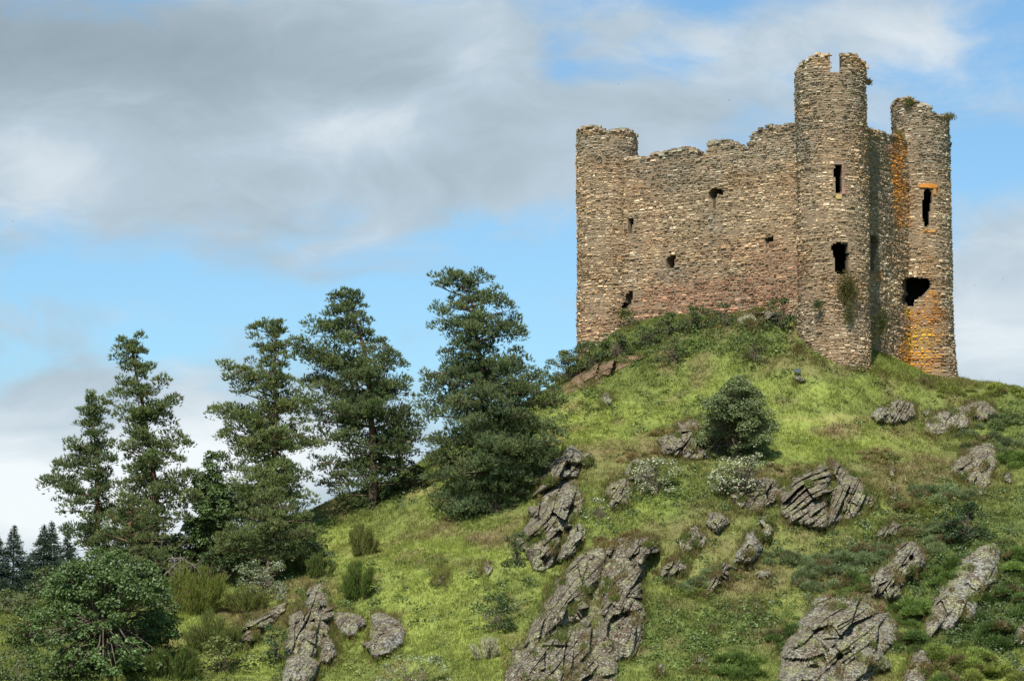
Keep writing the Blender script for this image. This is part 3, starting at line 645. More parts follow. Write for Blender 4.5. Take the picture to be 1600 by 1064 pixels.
rock('rock_outcrop', 'long low speckled rock hump below the skyline beyond the castle', 'rock', [
    {'p': [(1519, 624), (1539, 625), (1555, 634), (1563, 649), (1546, 654), (1529, 657), (1512, 655), (1505, 638)], 'h': .9, 'l': .5, 'A': .2, 'f': .5, 'j': .5},
    {'p': [(1445, 657), (1455, 644), (1478, 642), (1504, 636), (1520, 655), (1512, 668), (1492, 676), (1465, 680), (1445, 676)], 'h': 1.1, 'l': .6, 'A': .2, 'f': .5, 'j': .5}], PK, G_OUT, 15)
rock('standing_rock', 'pale wedge shaped rock paired with a thin upright blade of stone', 'rock', [
    {'p': [(1178, 829), (1190, 841), (1195, 856), (1190, 868), (1173, 878), (1148, 878), (1148, 865), (1160, 848), (1168, 834)], 'h': 1.5, 'A': .2, 'l': .9},
    {'p': [(1195, 807), (1208, 816), (1207, 838), (1197, 846), (1190, 838), (1193, 822), (1186, 815)], 'h': 1.6, 'a': 75, 'A': .4, 'l': .5}], (.46, .45, .38), G_OUT, 16)
rock('overhanging_rock', 'dark undercut rock with a thin sunlit rim amid dry heath', 'rock', [{'p': [(1134, 880), (1147, 880), (1156, 885), (1148, 895), (1138, 904), (1125, 914), (1112, 925), (1105, 922), (1110, 908), (1116, 897), (1124, 886)], 'h': 1.0, 'l': .9, 'A': .7, 'dent': [(1142, 892, (11, 7), .9), (1128, 905, (6, 6), .7)]}], BR, G_OUT, 17)
rock('rock_bank', 'crumbling brown rock bank beside the big round bush', 'rock', [{'p': [(1022, 687), (1040, 675), (1062, 661), (1088, 656), (1102, 680), (1112, 716), (1083, 717), (1057, 713), (1036, 704)], 'h': 1.2, 'l': .6, 'A': .45}], BR, G_OUT, 18)
rock('rock_outcrop', 'small pale outcrop below the brown bank, fringed with white blossom', 'rock', [{'p': [(995, 713), (1012, 718), (1026, 732), (1017, 748), (993, 750), (976, 744), (984, 726)], 'h': 1.2, 'A': .35, 'l': .6}], PALE, G_OUT, 19)
rock('rock_outcrop', 'small grey outcrop between the leaning outcrop and the white blossom', 'rock', [{'p': [(950, 752), (975, 746), (986, 765), (980, 792), (955, 797), (942, 776)], 'h': 1.0, 'A': .3, 'l': .6}], PALE, G_OUT, 20)
rock('rock_outcrop', 'flat stony patch overgrown with heath above the dark undercut rock', 'rock', [{'p': [(1087, 821), (1104, 836), (1097, 853), (1067, 865), (1062, 843)], 'h': .6, 'A': .2, 'l': .5}], PALE, G_OUT, 21)
rock('rock_outcrop', 'small knobbly stone cluster uphill of the pale wedge shaped rock', 'rock', [{'p': [(1107, 800), (1129, 802), (1140, 816), (1121, 835), (1100, 820)], 'h': .8, 'A': .3, 'l': .4}], PALE, G_OUT, 22)
rock('rock_bank', 'brown broken bank joining the white shrub to the tilted ledges', 'rock', [{'p': [(1138, 774), (1160, 756), (1195, 746), (1224, 748), (1220, 792), (1185, 797), (1150, 792)], 'h': .9, 'A': .4, 'l': .45}], BR, G_OUT, 23)
rock('rock_outcrop', 'small half hidden stones in red heath below the tilted ledges', 'rock', [{'p': [(1367, 838), (1378, 822), (1398, 811), (1408, 820), (1400, 836), (1382, 842)], 'h': .7, 'A': .35, 'l': .4}], PALE, G_OUT, 24)
rock('rock_outcrop', 'thin pale stones poking out of dry heath uphill of the ledges', 'rock', [{'p': [(1392, 726), (1400, 734), (1397, 746), (1390, 742)], 'h': .5}, {'p': [(1388, 758), (1402, 762), (1401, 782), (1388, 778)], 'h': .6}], PALE, G_OUT, 25)
rock('rock_outcrop', 'pale rubble beside the knob of the largest crag', 'rock', [{'p': [(1028, 885), (1050, 870), (1075, 868), (1078, 886), (1052, 902), (1028, 902)], 'h': .7, 'A': .35, 'l': .45}], PALE, G_OUT, 26)
rock('rock_outcrop', 'grey footing rocks at the base of the long wall', 'rock', [{'p': [(1150, 500), (1165, 490), (1195, 482), (1226, 487), (1220, 500), (1190, 506), (1160, 508)], 'h': .5, 'A': .3, 'l': .5}], PALE, G_OUT, 27)
rock('rock_outcrop', 'pale ledge half buried in dark brambles below the leaning slab', 'rock', [{'p': [(1578, 988), (1604, 972), (1612, 1010), (1582, 1008)], 'h': .8}, {'p': [(1585, 1045), (1612, 1035), (1612, 1075), (1580, 1072)], 'h': 1.0}], PALE, G_OUT, 28)
rock('earth_bank', 'reddish crumbling earth scar under the plain tower', 'bank', [{'p': [(868, 608), (872, 600), (895, 584), (925, 571), (955, 562), (985, 556), (1005, 558), (975, 572), (945, 586), (915, 602), (885, 614)], 'h': .35, 'e': .15, 'a': 30, 'l': .4, 'A': .22, 'col': (.19, .125, .078)}], (.36, .24, .15), None, 29, M_EARTH)
PEB = [(948, 625, 9, 11, 'white stone lying in the long grass under the plain tower', .62), (1033, 1045, 7, 9, 'small white stone low on the slope right beside dark weeds', .6), (1184, 945, 8, 8, 'small pale stone half hidden by a dark hollow', .45),
       (1275, 895, 8, 7, 'pale stone below a blue green heath mound', .55), (761, 888, 9, 11, 'pale rock with dry grass on the open lime slope', .45), (684, 906, 7, 8, 'lower of two small grey stones on the lime slope', .42),
       (692, 896, 5, 8, 'upper of two small grey stones on the lime slope', .42), (1117, 977, 4, 6, 'tiny white stone among nettles', .55), (1094, 1029, 9, 7, 'flat dull stone in the weeds near the bottom', .4), (1195, 897, 12, 6, 'tan stone in a bare patch under the pale wedge', .42),
       (1448, 645, 6, 6, 'small stone beside the long low rock hump', .4), (1250, 592, 10, 5, 'flat pale stones under the small floodlight', .45), (1575, 746, 7, 9, 'small pale stone right of the grainy rock face', .45), (800, 1035, 9, 7, 'loose pale stone at the toe of the largest crag', .5)]
for n_, (x, y, rx, ry, lb, al) in enumerate(PEB):
    t_ = np.linspace(0, 2 * np.pi, 9)[:-1]; rr_ = .8 + .4 * np.random.default_rng(n_).random(8)
    rock('stone', lb.replace(' right beside', ' beside').replace(' right of', ' beyond'), 'stone', [{'p': list(zip(x + rx * rr_ * np.cos(t_), y + ry * rr_ * np.sin(t_))), 'h': .45, 'A': .12, 'l': .3, 'e': .2}], (al, al * .98, al * .9), 'loose stones on the slope', 40 + n_)

# floodlight in the grass below the castle
p = ground_at(1246, 588); fl = empty('floodlight', p); tag(fl, 'small dark blue floodlight on the grass below the tallest tower', 'floodlight')
mb = MB(); v = np.array([(-.24, -.1, .28), (.24, -.1, .28), (.2, .16, .32), (-.2, .16, .32), (-.24, -.16, .62), (.24, -.16, .62), (.2, .12, .60), (-.2, .12, .60)])
mb.add(v, q=[[0, 1, 2, 3], [4, 7, 6, 5], [0, 4, 5, 1], [1, 5, 6, 2], [2, 6, 7, 3], [3, 7, 4, 0]], c=(.03, .04, .06)); mb.build('housing', M_DARK, fl)
mb = MB(); tube(mb, [(-.26, .02, .45), (-.26, .02, .05), (.26, .02, .05), (.26, .02, .45)], .02, (.04, .045, .05), 6); tube(mb, [(0, .02, -.2), (0, .02, .06)], .03, (.04, .045, .05), 6); mb.build('bracket', M_DARK, fl)
mb = MB(); mb.add([(-.2, -.106, .31), (.2, -.106, .31), (.2, -.166, .59), (-.2, -.166, .59)], q=[[0, 1, 2, 3]], c=(.12, .15, .19)); mb.build('lens', M_DARK, fl)

# ------------------------------------------------------------------ pines
def cluster_tufts(mb, c, r, flat, n, col, rng, L=.27, wd=.065, k=6, up=.55):
    d = unit(rng.normal(size=(n, 3))); d[:, 2] = np.abs(d[:, 2]) * np.where(rng.random(n) < .9, 1, -.4); d = unit(d)
    rad = r * rng.uniform(.62, 1.08, (n, 1)) * (1 + .3 * vnoise(d * 2.3 + c, 3)[:, None]); pos = c + d * rad * np.array([1, 1, flat])
    g = unit(d * .8 + [0, 0, up])
    pos = np.repeat(pos, k, 0); g = unit(np.repeat(g, k, 0) + rng.normal(0, .42, (n * k, 3)))
    cc = np.repeat(col * rng.uniform(.75, 1.28, (n, 1)), k, 0) * rng.uniform(.85, 1.15, (n * k, 1))
    blades(mb, pos - g * .06, g, rng.uniform(.7, 1.25, n * k) * L, wd, cc, rng)

def pine(label, D, trunk, tips, seed, fill=1.0, col=(.088, .105, .034), base_r=.32, bare=0.0, cl=1.0):
    """trunk: photo points from the foot up; tips: photo points the longest boughs reach, on both sides"""
    rng = np.random.default_rng(seed); col = np.array(col) * 1.52 * np.array([.95, 1, 1.2])
    T = at(np.array([a for a, b in trunk], float), np.array([b for a, b in trunk], float), np.full(len(trunk), float(D)))
    foot = np.array([T[0][0], T[0][1], float(ground_z(T[0][0], T[0][1])) - .3]); T[0] = foot if abs(T[0][2] - foot[2]) < 6 else T[0]
    root = empty('pine_tree', foot); tag(root, label, 'tree', 'Scots pines along the ridge below the castle')
    T = T - foot; tz = T[:, 2]
    wood, crown = MB(), MB()
    u = np.linspace(0, 1, 26); zz = tz[0] + (tz[-1] - tz[0]) * u
    tx = np.interp(zz, tz, T[:, 0]) + .10 * fbm(np.stack([zz / 2, 0 * zz, 0 * zz], -1), seed, 2); ty = .25 * fbm(np.stack([zz / 3, 0 * zz + 5, 0 * zz], -1), seed, 2)
    bark = np.where(zz[:, None] > zz[-1] * .35, np.array([[.15, .08, .046]]), np.array([[.085, .06, .042]]))
    tr = base_r * (1 - u) ** .8 + .03
    tube(wood, np.stack([tx, ty, zz], -1), tr, np.repeat(bark, 9, 0), 9)
    ax = lambda z: np.array([np.interp(z, zz, tx), np.interp(z, zz, ty), z])
    tw = at(np.array([a for a, b in tips], float), np.array([b for a, b in tips], float), np.full(len(tips), float(D))) - foot
    side = np.sign(tw[:, 0] - np.array([ax(z)[0] for z in tw[:, 2]])); ext = np.abs(tw[:, 0] - np.array([ax(z)[0] for z in tw[:, 2]]))
    def profile(sd, z):
        m = side == sd
        if not m.any(): return .6
        o = np.argsort(tw[m, 2]); return float(np.interp(z, tw[m, 2][o], ext[m][o]))
    H = zz[-1]
    def bough(tip, ln, n_cl, big, start=None):
        rise = rng.uniform(.02, .48) * (1.25 if tip[2] > .55 * H else .45) - (.12 if tip[2] < .3 * H else 0)
        z0 = np.clip(tip[2] - rise * ln, .3, H * .985); a = ax(z0) if start is None else start
        mid = (a + tip) / 2 + np.array([rng.normal(0, .07 * ln), rng.normal(0, .07 * ln), rng.uniform(-.04, .10) * ln])
        t = np.linspace(0, 1, 7)[:, None]; C = a * (1 - t) ** 2 + 2 * mid * t * (1 - t) + tip * t * t
        tube(wood, C, np.linspace(.035 + .016 * ln, .012, 7), (.13, .085, .055), 5)
        for m in range(n_cl):
            tt = np.clip(.22 + .78 * (m + .6 * rng.random()) / max(n_cl - .4, 1), 0, 1); p = a * (1 - tt) ** 2 + 2 * mid * tt * (1 - tt) + tip * tt * tt
            r = .86 * big * rng.uniform(.5, 1.35) * (1.15 - .38 * tt)
            hd = np.array([-(tip - a)[1], (tip - a)[0], 0]) / max(ln, .3); p = p + hd * rng.normal(0, .24 * ln * tt * (1.15 - tt) * 2) + np.array([0, 0, rng.normal(.05, .22 + .05 * ln)]) * (1.2 - .5 * tt) + rng.normal(0, .2 * r, 3) - np.array([np.sign(tip[0] - a[0]) * r * .35, 0, r * .2]) * (tt > .9)
            if rng.random() < .5:
                q_ = p + rng.normal(0, .3, 3); tube(wood, [C[int(tt * 5)], (C[int(tt * 5)] + q_) / 2 + [0, 0, .05], q_], [.025, .018, .01], (.12, .08, .055), 4)
            cc = col * rng.uniform(.82, 1.2) * np.array([rng.uniform(.92, 1.1), 1, rng.uniform(.85, 1.1)])
            cluster_tufts(crown, p, r, rng.uniform(.55, .95), int(86 * r * r * rng.uniform(.85, 1.2) + 12), cc, rng)
    for p in tw:                                                        # the boughs that make the outline
        p = p + [0, rng.normal(0, .12 * abs(p[0] - ax(p[2])[0])), 0]
        ln = float(np.linalg.norm(p[:2] - ax(p[2])[:2])); bough(p, max(ln, .5), int(np.clip(ln * 2.0, 3, 10)), np.clip(.42 + .14 * ln, .5, .98) * cl)
    zlow = max(bare * H, min(tw[:, 2])); zpos = zlow
    while zpos < H * .97:                                               # boughs all round
        nb = rng.integers(1, 3)
        for _ in range(nb):
            if rng.random() > (fill * (.62 if zpos > .72 * H else .9) if zpos > .42 * H else max(fill, 1.2)): continue
            ph = rng.uniform(0, 2 * np.pi); z = zpos + rng.uniform(-.3, .3); c_, s_ = math.cos(ph), math.sin(ph)
            e = profile(1 if c_ > 0 else -1, z); em = (profile(1, z) + profile(-1, z)) / 2
            rx = e * rng.uniform(.30, .92); ry = em * rng.uniform(.4, 1.0)
            a = ax(z); tip = a + [c_ * rx, s_ * ry, 0]; ln = math.hypot(c_ * rx, s_ * ry)
            if ln < .3: continue
            bough(tip, ln, int(np.clip(ln * 1.9, 2, 8)), np.clip(.40 + .14 * ln, .46, .95) * cl)
        zpos += rng.uniform(.2, .45)
    for _ in range(4):                                                  # leading shoot
        cluster_tufts(crown, ax(H * rng.uniform(.95, 1.0)) + rng.normal(0, .12, 3), rng.uniform(.25, .45), 1.0, 22, col * 1.05, rng)
    for _ in range(int(10 * (1 - bare))):                               # short dead snags
        z = rng.uniform(.12, .55) * H; a = ax(z); ph = rng.uniform(0, 2 * np.pi); d = np.array([math.cos(ph), math.sin(ph), rng.uniform(-.1, .3)]); L = rng.uniform(.5, 1.5)
        tube(wood, [a, a + d * L * .6 + [0, 0, .05], a + d * L], [.035, .022, .008], (.16, .13, .10), 4)
    wood.build('trunk', M_BARK, root, True); crown.build('crown', M_NEEDLE, root)
    return root

pine('shortest pine, at the outer end of the row, with a sparse pointed top', 222, [(152, 905), (153, 800), (151, 720), (146, 660), (143, 622)],
     [(143, 618), (138, 640), (122, 665), (127, 648), (102, 697), (82, 724), (63, 748), (84, 766), (94, 800), (100, 835), (120, 860), (160, 640), (172, 666), (170, 690), (185, 720), (190, 760), (195, 800), (205, 840)], 11, 1.5, (.08, .10, .036), .22, cl=1.2)
pine('second pine, narrow and tall, whose crown thins to bare trunk low down', 219, [(243, 925), (243, 800), (240, 740), (232, 680), (220, 620), (208, 560), (203, 530)],
     [(190, 535), (178, 549), (180, 573), (190, 595), (150, 621), (181, 655), (176, 694), (188, 730), (180, 770), (165, 800), (150, 840), (140, 870), (219, 526), (228, 550), (241, 573), (258, 599), (284, 621), (268, 655), (294, 689), (290, 720), (310, 742), (318, 775), (300, 810), (290, 850)], 12, 1.35, (.088, .105, .034), .28, cl=1.2)
pine('open pine with well separated flat boughs and red bark showing', 221, [(434, 905), (428, 800), (428, 722), (430, 650), (430, 600), (428, 550), (432, 510)],
     [(420, 512), (387, 512), (398, 535), (400, 547), (390, 566), (348, 574), (352, 588), (325, 634), (350, 640), (370, 610), (344, 680), (355, 690), (368, 711), (335, 735), (325, 770), (330, 805), (335, 835), (345, 860), (437, 503), (444, 520), (452, 540), (454, 564), (455, 590), (486, 612), (492, 630), (480, 657), (497, 680), (486, 700), (490, 745), (495, 780), (488, 815), (480, 845), (470, 862)], 13, .85, (.094, .112, .034), .27, cl=1.12)
pine('broad flat topped pine whose dark trunk foot is visible on the grass', 227, [(581, 800), (583, 740), (582, 680), (576, 600), (572, 560), (560, 510), (545, 472)],
     [(512, 462), (525, 462), (545, 458), (558, 458), (520, 480), (500, 488), (498, 507), (480, 525), (453, 537), (462, 550), (490, 570), (475, 586), (480, 615), (470, 640), (483, 655), (478, 690), (485, 722), (500, 755), (520, 775), (566, 470), (572, 485), (578, 505), (604, 536), (618, 545), (634, 566), (640, 590), (645, 612), (640, 640), (662, 660), (655, 685), (640, 710), (640, 735), (625, 755)], 14, 1.2, (.080, .098, .034), .34, cl=1.12)
pine('tallest, densest pine, nearest the castle, tip swept sideways, boughs down to the grass', 221, [(775, 828), (770, 740), (762, 660), (752, 580), (745, 520), (738, 470), (728, 440)],
     [(716, 422), (700, 424), (685, 430), (670, 440), (740, 432), (768, 440), (700, 470), (676, 497), (690, 480), (683, 514), (700, 530), (692, 545), (690, 560), (656, 584), (670, 600), (651, 626), (660, 650), (665, 680), (670, 720), (664, 752), (677, 782), (700, 795), (713, 805), (740, 815), (780, 455), (787, 470), (800, 485), (813, 497), (820, 524), (816, 553), (835, 570), (858, 588), (870, 610), (879, 631), (868, 660), (884, 685), (868, 710), (850, 735), (838, 756), (828, 784), (818, 816), (800, 822)], 15, 1.3, (.080, .098, .036), .36, cl=1.15)
pine('low rounded pine bush tucked under the open pine', 214, [(420, 905), (420, 860), (420, 815), (422, 775)],
     [(400, 780), (370, 800), (350, 825), (332, 845), (345, 860), (440, 775), (465, 790), (485, 810), (495, 835), (475, 855), (460, 872), (380, 872)], 16, 1.2, (.092, .105, .035), .16)

pine('bushy young pine filling the gap under the two outer pines', 213, [(205, 915), (203, 870), (205, 820), (210, 780)],
     [(185, 785), (165, 805), (145, 830), (130, 855), (150, 880), (232, 790), (252, 815), (268, 845), (262, 880)], 17, 1.3, (.088, .10, .034), .16)
# ------------------------------------------------------------------ broad-leaved trees and shrubs
def leaf_cloud(mb, centres, radii, per, size, cols, rng, aspect=.6, flat=.8):
    for c, r in zip(centres, radii):
        n = int(per * 1.5 * r * r); d = unit(rng.normal(size=(n, 3))); d[:, 2] = np.where(d[:, 2] < -.3, -d[:, 2], d[:, 2])
        pos = c + d * r * rng.uniform(.55, 1.08, (n, 1)) * [1, 1, flat]
        nr = unit(d * .7 + [0, 0, .35] + rng.normal(0, .55, (n, 3)))
        col = (cols if cols.ndim == 1 else cols[(rng.random(n) < .5).astype(int)]) * rng.uniform(.8, 1.22) * rng.uniform(.7, 1.3, (n, 1))
        leaves(mb, pos, nr, size * rng.uniform(.7, 1.3, n), col, rng, aspect)

def broadleaf(name, label, cat, px, py, wpx, hpx, seed, col, size=.2, group=None, D=None, trunk=True, nclump=26, lean=0., per=150, mat=None, aspect=.6, lobes=None):
    rng = np.random.default_rng(seed)
    g = ground_at(px, py) if D is None else np.array([*at(np.float64(px), np.float64(py), np.float64(D))[:2], 0.])
    if D is not None: g[2] = at(np.float64(px), np.float64(py), np.float64(D))[2]
    m = F / g[1]; Wd, H = wpx / m, hpx / m
    root = empty(name, g); tag(root, label, cat, group)
    wood, crown = MB(), MB(); cents, rads = [], []
    z0 = H * (.16 if trunk else .08)
    for _ in range(nclump):
        t = rng.random(); z = z0 + (H - z0) * t; half = Wd * .5 * math.sqrt(max(.06, 1 - ((t - (.38 if trunk else .22)) / (.68 if trunk else .80)) ** 2)) * rng.uniform(.75, 1.1)
        ph = rng.uniform(0, 2 * np.pi); rr_ = half * math.sqrt(rng.uniform(.1, 1)); r = rng.uniform(.13, .24) * min(Wd, H) * .9
        cents.append(np.array([rr_ * math.cos(ph) + lean * z, rr_ * math.sin(ph) * .8, min(z, H - r * .7)])); rads.append(r)
    if lobes:
        cents, rads = [], []
        for (lx, ly, lrx, lry) in lobes:        # photo-sized sub-crowns
            ox, oz, rx, rz = (lx - px) / m, (py - ly) / m, lrx / m, lry / m; oy = rng.normal(0, .18) * Wd
            for _ in range(max(7, int(2.2 * nclump * lrx * lry * 4 / (wpx * hpx)))):
                dd = unit(rng.normal(size=(1, 3)))[0] * rng.uniform(.35, 1.15) ** .6; cents.append(np.array([ox + dd[0] * rx, oy + dd[1] * rx, oz + dd[2] * rz])); rads.append(rng.uniform(.26, .62) * min(rx, rz))
    elif not trunk:
        for _ in range(nclump // 4):
            r = rng.uniform(.12, .2) * min(Wd, H); cents.append(np.array([rng.uniform(-.46, .46) * Wd, rng.uniform(-.3, .2) * Wd, r * .4])); rads.append(r)
    leaf_cloud(crown, cents, rads, per, size, np.array(col), rng, aspect)
    th = max(.05, H * .022)
    n0 = 1 if trunk else 4
    for s_ in range(n0):
        b = np.array([rng.normal(0, .12) * (n0 > 1) * Wd * .3, rng.normal(0, .1) * (n0 > 1), -.3]); top = np.array([lean * H * .6 + rng.normal(0, .1) * Wd, 0, H * .62])
        t = np.linspace(0, 1, 7)[:, None]; C = b * (1 - t) + top * t + np.array([.05 * Wd, 0, 0]) * np.sin(t * 4)
        tube(wood, C, np.linspace(th, th * .3, 7), (.13, .10, .075), 7)
        for c in cents[s_::max(1, n0)]:
            k = rng.uniform(.3, .8); a = b * (1 - k) + top * k; tube(wood, [a, (a + c) / 2 + [0, 0, .08 * H * rng.uniform(-.5, 1)], c], [th * .4, th * .25, .012], (.13, .10, .075), 5)
    wood.build('trunk' if trunk else 'stems', M_BARK, root, True); crown.build('crown' if trunk else 'foliage', mat or M_LEAF, root)
    return root

def spiky(name, label, cat, px, py, wpx, hpx, seed, col, group=None, style='broom', D=None):
    rng = np.random.default_rng(seed)
    g = ground_at(px, py) if D is None else at(np.float64(px), np.float64(py), np.float64(D))
    m = F / g[1]; Wd, H = wpx / m, hpx / m; col = np.array(col); mb = MB()
    if style == 'broom':
        n = int(np.clip(3000 * Wd * H / 6, 1000, 9000)); nst = max(5, int(Wd * 4))
        sx = rng.uniform(-.5, .5, nst) * Wd * .8; sy = rng.uniform(-.5, .5, nst) * Wd * .6; sh = H * (1 - .6 * (np.abs(sx) / (Wd * .5)) ** 2) * rng.uniform(.4, 1.15, nst)
        k = rng.integers(0, nst, n); f = rng.random(n) ** .6
        lean = np.stack([sx[k] * .55, sy[k] * .5, sh[k]], -1)
        pos = np.stack([sx[k] * .5, sy[k] * .5, 0 * f], -1) + lean * (f * .75)[:, None] + rng.normal(0, .13, (n, 3)) * [Wd * .3, Wd * .3, .5]
        d = unit(lean / np.maximum(sh[k], .1)[:, None] + rng.normal(0, .22, (n, 3)) + [0, 0, .3])
        c = 1.3 * col * rng.uniform(.65, 1.35, (n, 1)); br = rng.random(n) < .16; c[br] = np.array([.15, .10, .05])
        blades(mb, pos, d, rng.uniform(.25, .5, n) * min(1., H * .6), .038, c, rng)
    else:      # cushion of heath or juniper: many uneven humps of short shoots that follow the ground
        Wd *= 1.15; nh = max(6, int(Wd * 4.5)); n = int(np.clip(1300 * Wd * max(H, .5), 1200, 9000))
        hx = np.clip(rng.normal(0, .27, nh), -.6, .6) * Wd; hy = np.clip(rng.normal(0, .22, nh), -.5, .5) * Wd; hr = rng.uniform(.25, .62, nh) * (.35 + .45 * min(H, 1.6))
        hz = ground_z(g[0] + hx, g[1] + hy) - ground_z(g[0], g[1]) + H * .42 * np.exp(-(hx / (.36 * Wd)) ** 2 - (hy / (.36 * Wd)) ** 2) * rng.uniform(.25, 1.1, nh)
        k = rng.choice(nh, n, p=hr ** 2 / (hr ** 2).sum()); d = unit(rng.normal(size=(n, 3))); d[:, 2] = np.abs(d[:, 2]) - .15
        pos = np.stack([hx[k], hy[k], hz[k]], -1) + d * hr[k][:, None] * rng.uniform(.6, 1.05, (n, 1)) * [1.2, 1.2, .85]
        g2 = unit(d + [0, 0, .5] + rng.normal(0, .5, (n, 3)))
        c = 1.75 * col * (1 + .3 * rng.normal(size=nh)[k])[:, None].clip(.55, 1.5) * rng.uniform(.6, 1.4, (n, 1))
        br = (rng.random(nh) < .18)[k] & (rng.random(n) < .7); c[br] = np.array([.19, .14, .075]) * rng.uniform(.7, 1.3, (int(br.sum()), 1))
        blades(mb, pos, g2, rng.uniform(.14, .34, n), .055, c, rng)
    z = ground_z(g[0], g[1]) if D is None else g[2]
    o = mb.build(name, M_GRASS); o.location = (g[0], g[1], float(z) - .05)
    tag(o, label, cat, group); return o

GRN = (.072, .105, .028); DK = (.055, .085, .026); OLIVE = (.11, .125, .032); BLUEG = (.098, .122, .058); BROOM = (.085, .125, .030); YG = (.15, .175, .035)
broadleaf('leafy_tree', 'dark green leafy tree low on the slope beneath the shortest pine', 'tree', 165, 1052, 220, 190, 301, (.092, .145, .043), .22, nclump=96, per=200, lean=0., lobes=[(150, 905, 56, 36), (195, 925, 56, 38), (105, 935, 44, 38), (85, 985, 46, 28), (150, 970, 60, 28), (225, 985, 42, 30), (200, 1015, 36, 20), (245, 950, 22, 24), (120, 1012, 40, 20), (170, 1038, 56, 24), (110, 1045, 40, 20), (235, 1030, 36, 20)])
broadleaf('leafy_tree', 'bright leafed small tree squeezed between the narrow pine and the open pine', 'tree', 325, 905, 84, 205, 302, (.075, .12, .03), .22, nclump=70, per=220, lobes=[(330, 735, 20, 26), (318, 775, 30, 26), (338, 800, 32, 28), (318, 835, 34, 28), (345, 855, 36, 30), (322, 880, 40, 22)])
broadleaf('leafy_tree', 'slender dark leafy tree behind the flat topped pine', 'tree', 627, 770, 75, 130, 303, (.05, .075, .024), .2, nclump=26, per=130, D=232)
broadleaf('bush', 'sunlit olive bush on the skyline behind the tallest pine', 'bush', 692, 748, 70, 66, 304, OLIVE, .17, trunk=False, nclump=22, per=240)
broadleaf('bush', 'big round dark green bush standing alone on the open slope below the castle', 'bush', 1146, 718, 126, 128, 305, (.145, .18, .07), .15, trunk=False, nclump=90, per=330, lobes=[(1143, 614, 27, 22), (1158, 640, 36, 34), (1112, 645, 26, 22), (1180, 665, 27, 34), (1108, 680, 26, 30), (1145, 678, 50, 32), (1165, 702, 36, 14), (1120, 706, 28, 10)])
broadleaf('bush', 'small glossy dark bush among heath mounds above the leaning slab', 'bush', 1508, 846, 76, 62, 306, (.035, .065, .018), .16, trunk=False, nclump=26, per=300)
broadleaf('shrub', 'silvery leaved shrub below the low rounded pine bush', 'shrub', 408, 940, 100, 66, 307, ((.34, .36, .25), (.12, .15, .06)), .2, trunk=False, nclump=26, per=170, aspect=.3)
broadleaf('bush', 'green weed bush on the lime slope beside the largest crag', 'bush', 775, 985, 76, 56, 308, GRN, .16, trunk=False, nclump=20, per=220)
broadleaf('shrub', 'pale green leafy shrub cut by the bottom edge below the round boulder', 'shrub', 645, 1085, 150, 62, 309, ((.33, .36, .24), (.12, .155, .05)), .17, trunk=False, nclump=30, per=170, aspect=.4)
broadleaf('bush', 'leafy bush in the bottom corner below the dark leafy tree', 'bush', 25, 1085, 110, 75, 310, GRN, .2, trunk=False, nclump=26, per=170)
broadleaf('bush', 'small leafy bush against the slab and the upright rock tower', 'bush', 430, 1035, 50, 62, 311, (.05, .085, .026), .17, trunk=False, nclump=14, per=240)
broadleaf('bush', 'round bush on the far moor in front of the dark firs', 'bush', 62, 921, 42, 34, 312, (.05, .072, .03), .25, trunk=False, nclump=16, per=120, D=322)
broadleaf('bush', 'leafy clump at the toe of the leaning outcrop', 'bush', 808, 885, 44, 52, 313, DK, .15, trunk=False, nclump=14, per=240)
broadleaf('shrub', 'largest white flowering shrub, below the big round bush', 'shrub', 1158, 776, 112, 78, 314, ((.50, .49, .35), (.10, .135, .04)), .16, trunk=False, nclump=44, per=170, lobes=[(1130, 745, 26, 22), (1160, 735, 24, 20), (1178, 712, 14, 12), (1150, 762, 30, 14), (1195, 728, 22, 10), (1118, 762, 20, 12)])
broadleaf('shrub', 'low white flowering shrub around the small pale outcrop', 'shrub', 1020, 772, 96, 56, 315, ((.46, .46, .32), (.10, .135, .04)), .15, trunk=False, nclump=26, per=200)
broadleaf('shrub', 'little white flowering shrub beside the leaning outcrop', 'shrub', 934, 812, 46, 34, 316, ((.46, .46, .32), (.10, .135, .04)), .15, trunk=False, nclump=10, per=170)
broadleaf('bush', 'green bush in the angle between long wall and tallest tower', 'bush', 1218, 512, 64, 46, 317, GRN, .17, trunk=False, nclump=20, per=230)
broadleaf('bush', 'dark green bush halfway along the long wall foot', 'bush', 1130, 512, 40, 38, 318, (.055, .085, .024), .16, trunk=False, nclump=14, per=250)
broadleaf('bush', 'green bush by the foot of the lower slit of the plain tower', 'bush', 985, 512, 42, 30, 319, GRN, .15, trunk=False, nclump=10, per=230)
broadleaf('bush', 'weedy green bush on the slope below the wall foot', 'bush', 1050, 566, 64, 40, 320, (.08, .115, .026), .16, trunk=False, nclump=18, per=220)
broadleaf('bush', 'weedy clump with brown stems beneath the angle bush', 'bush', 1175, 566, 76, 40, 321, (.09, .11, .03), .15, trunk=False, nclump=16, per=200)

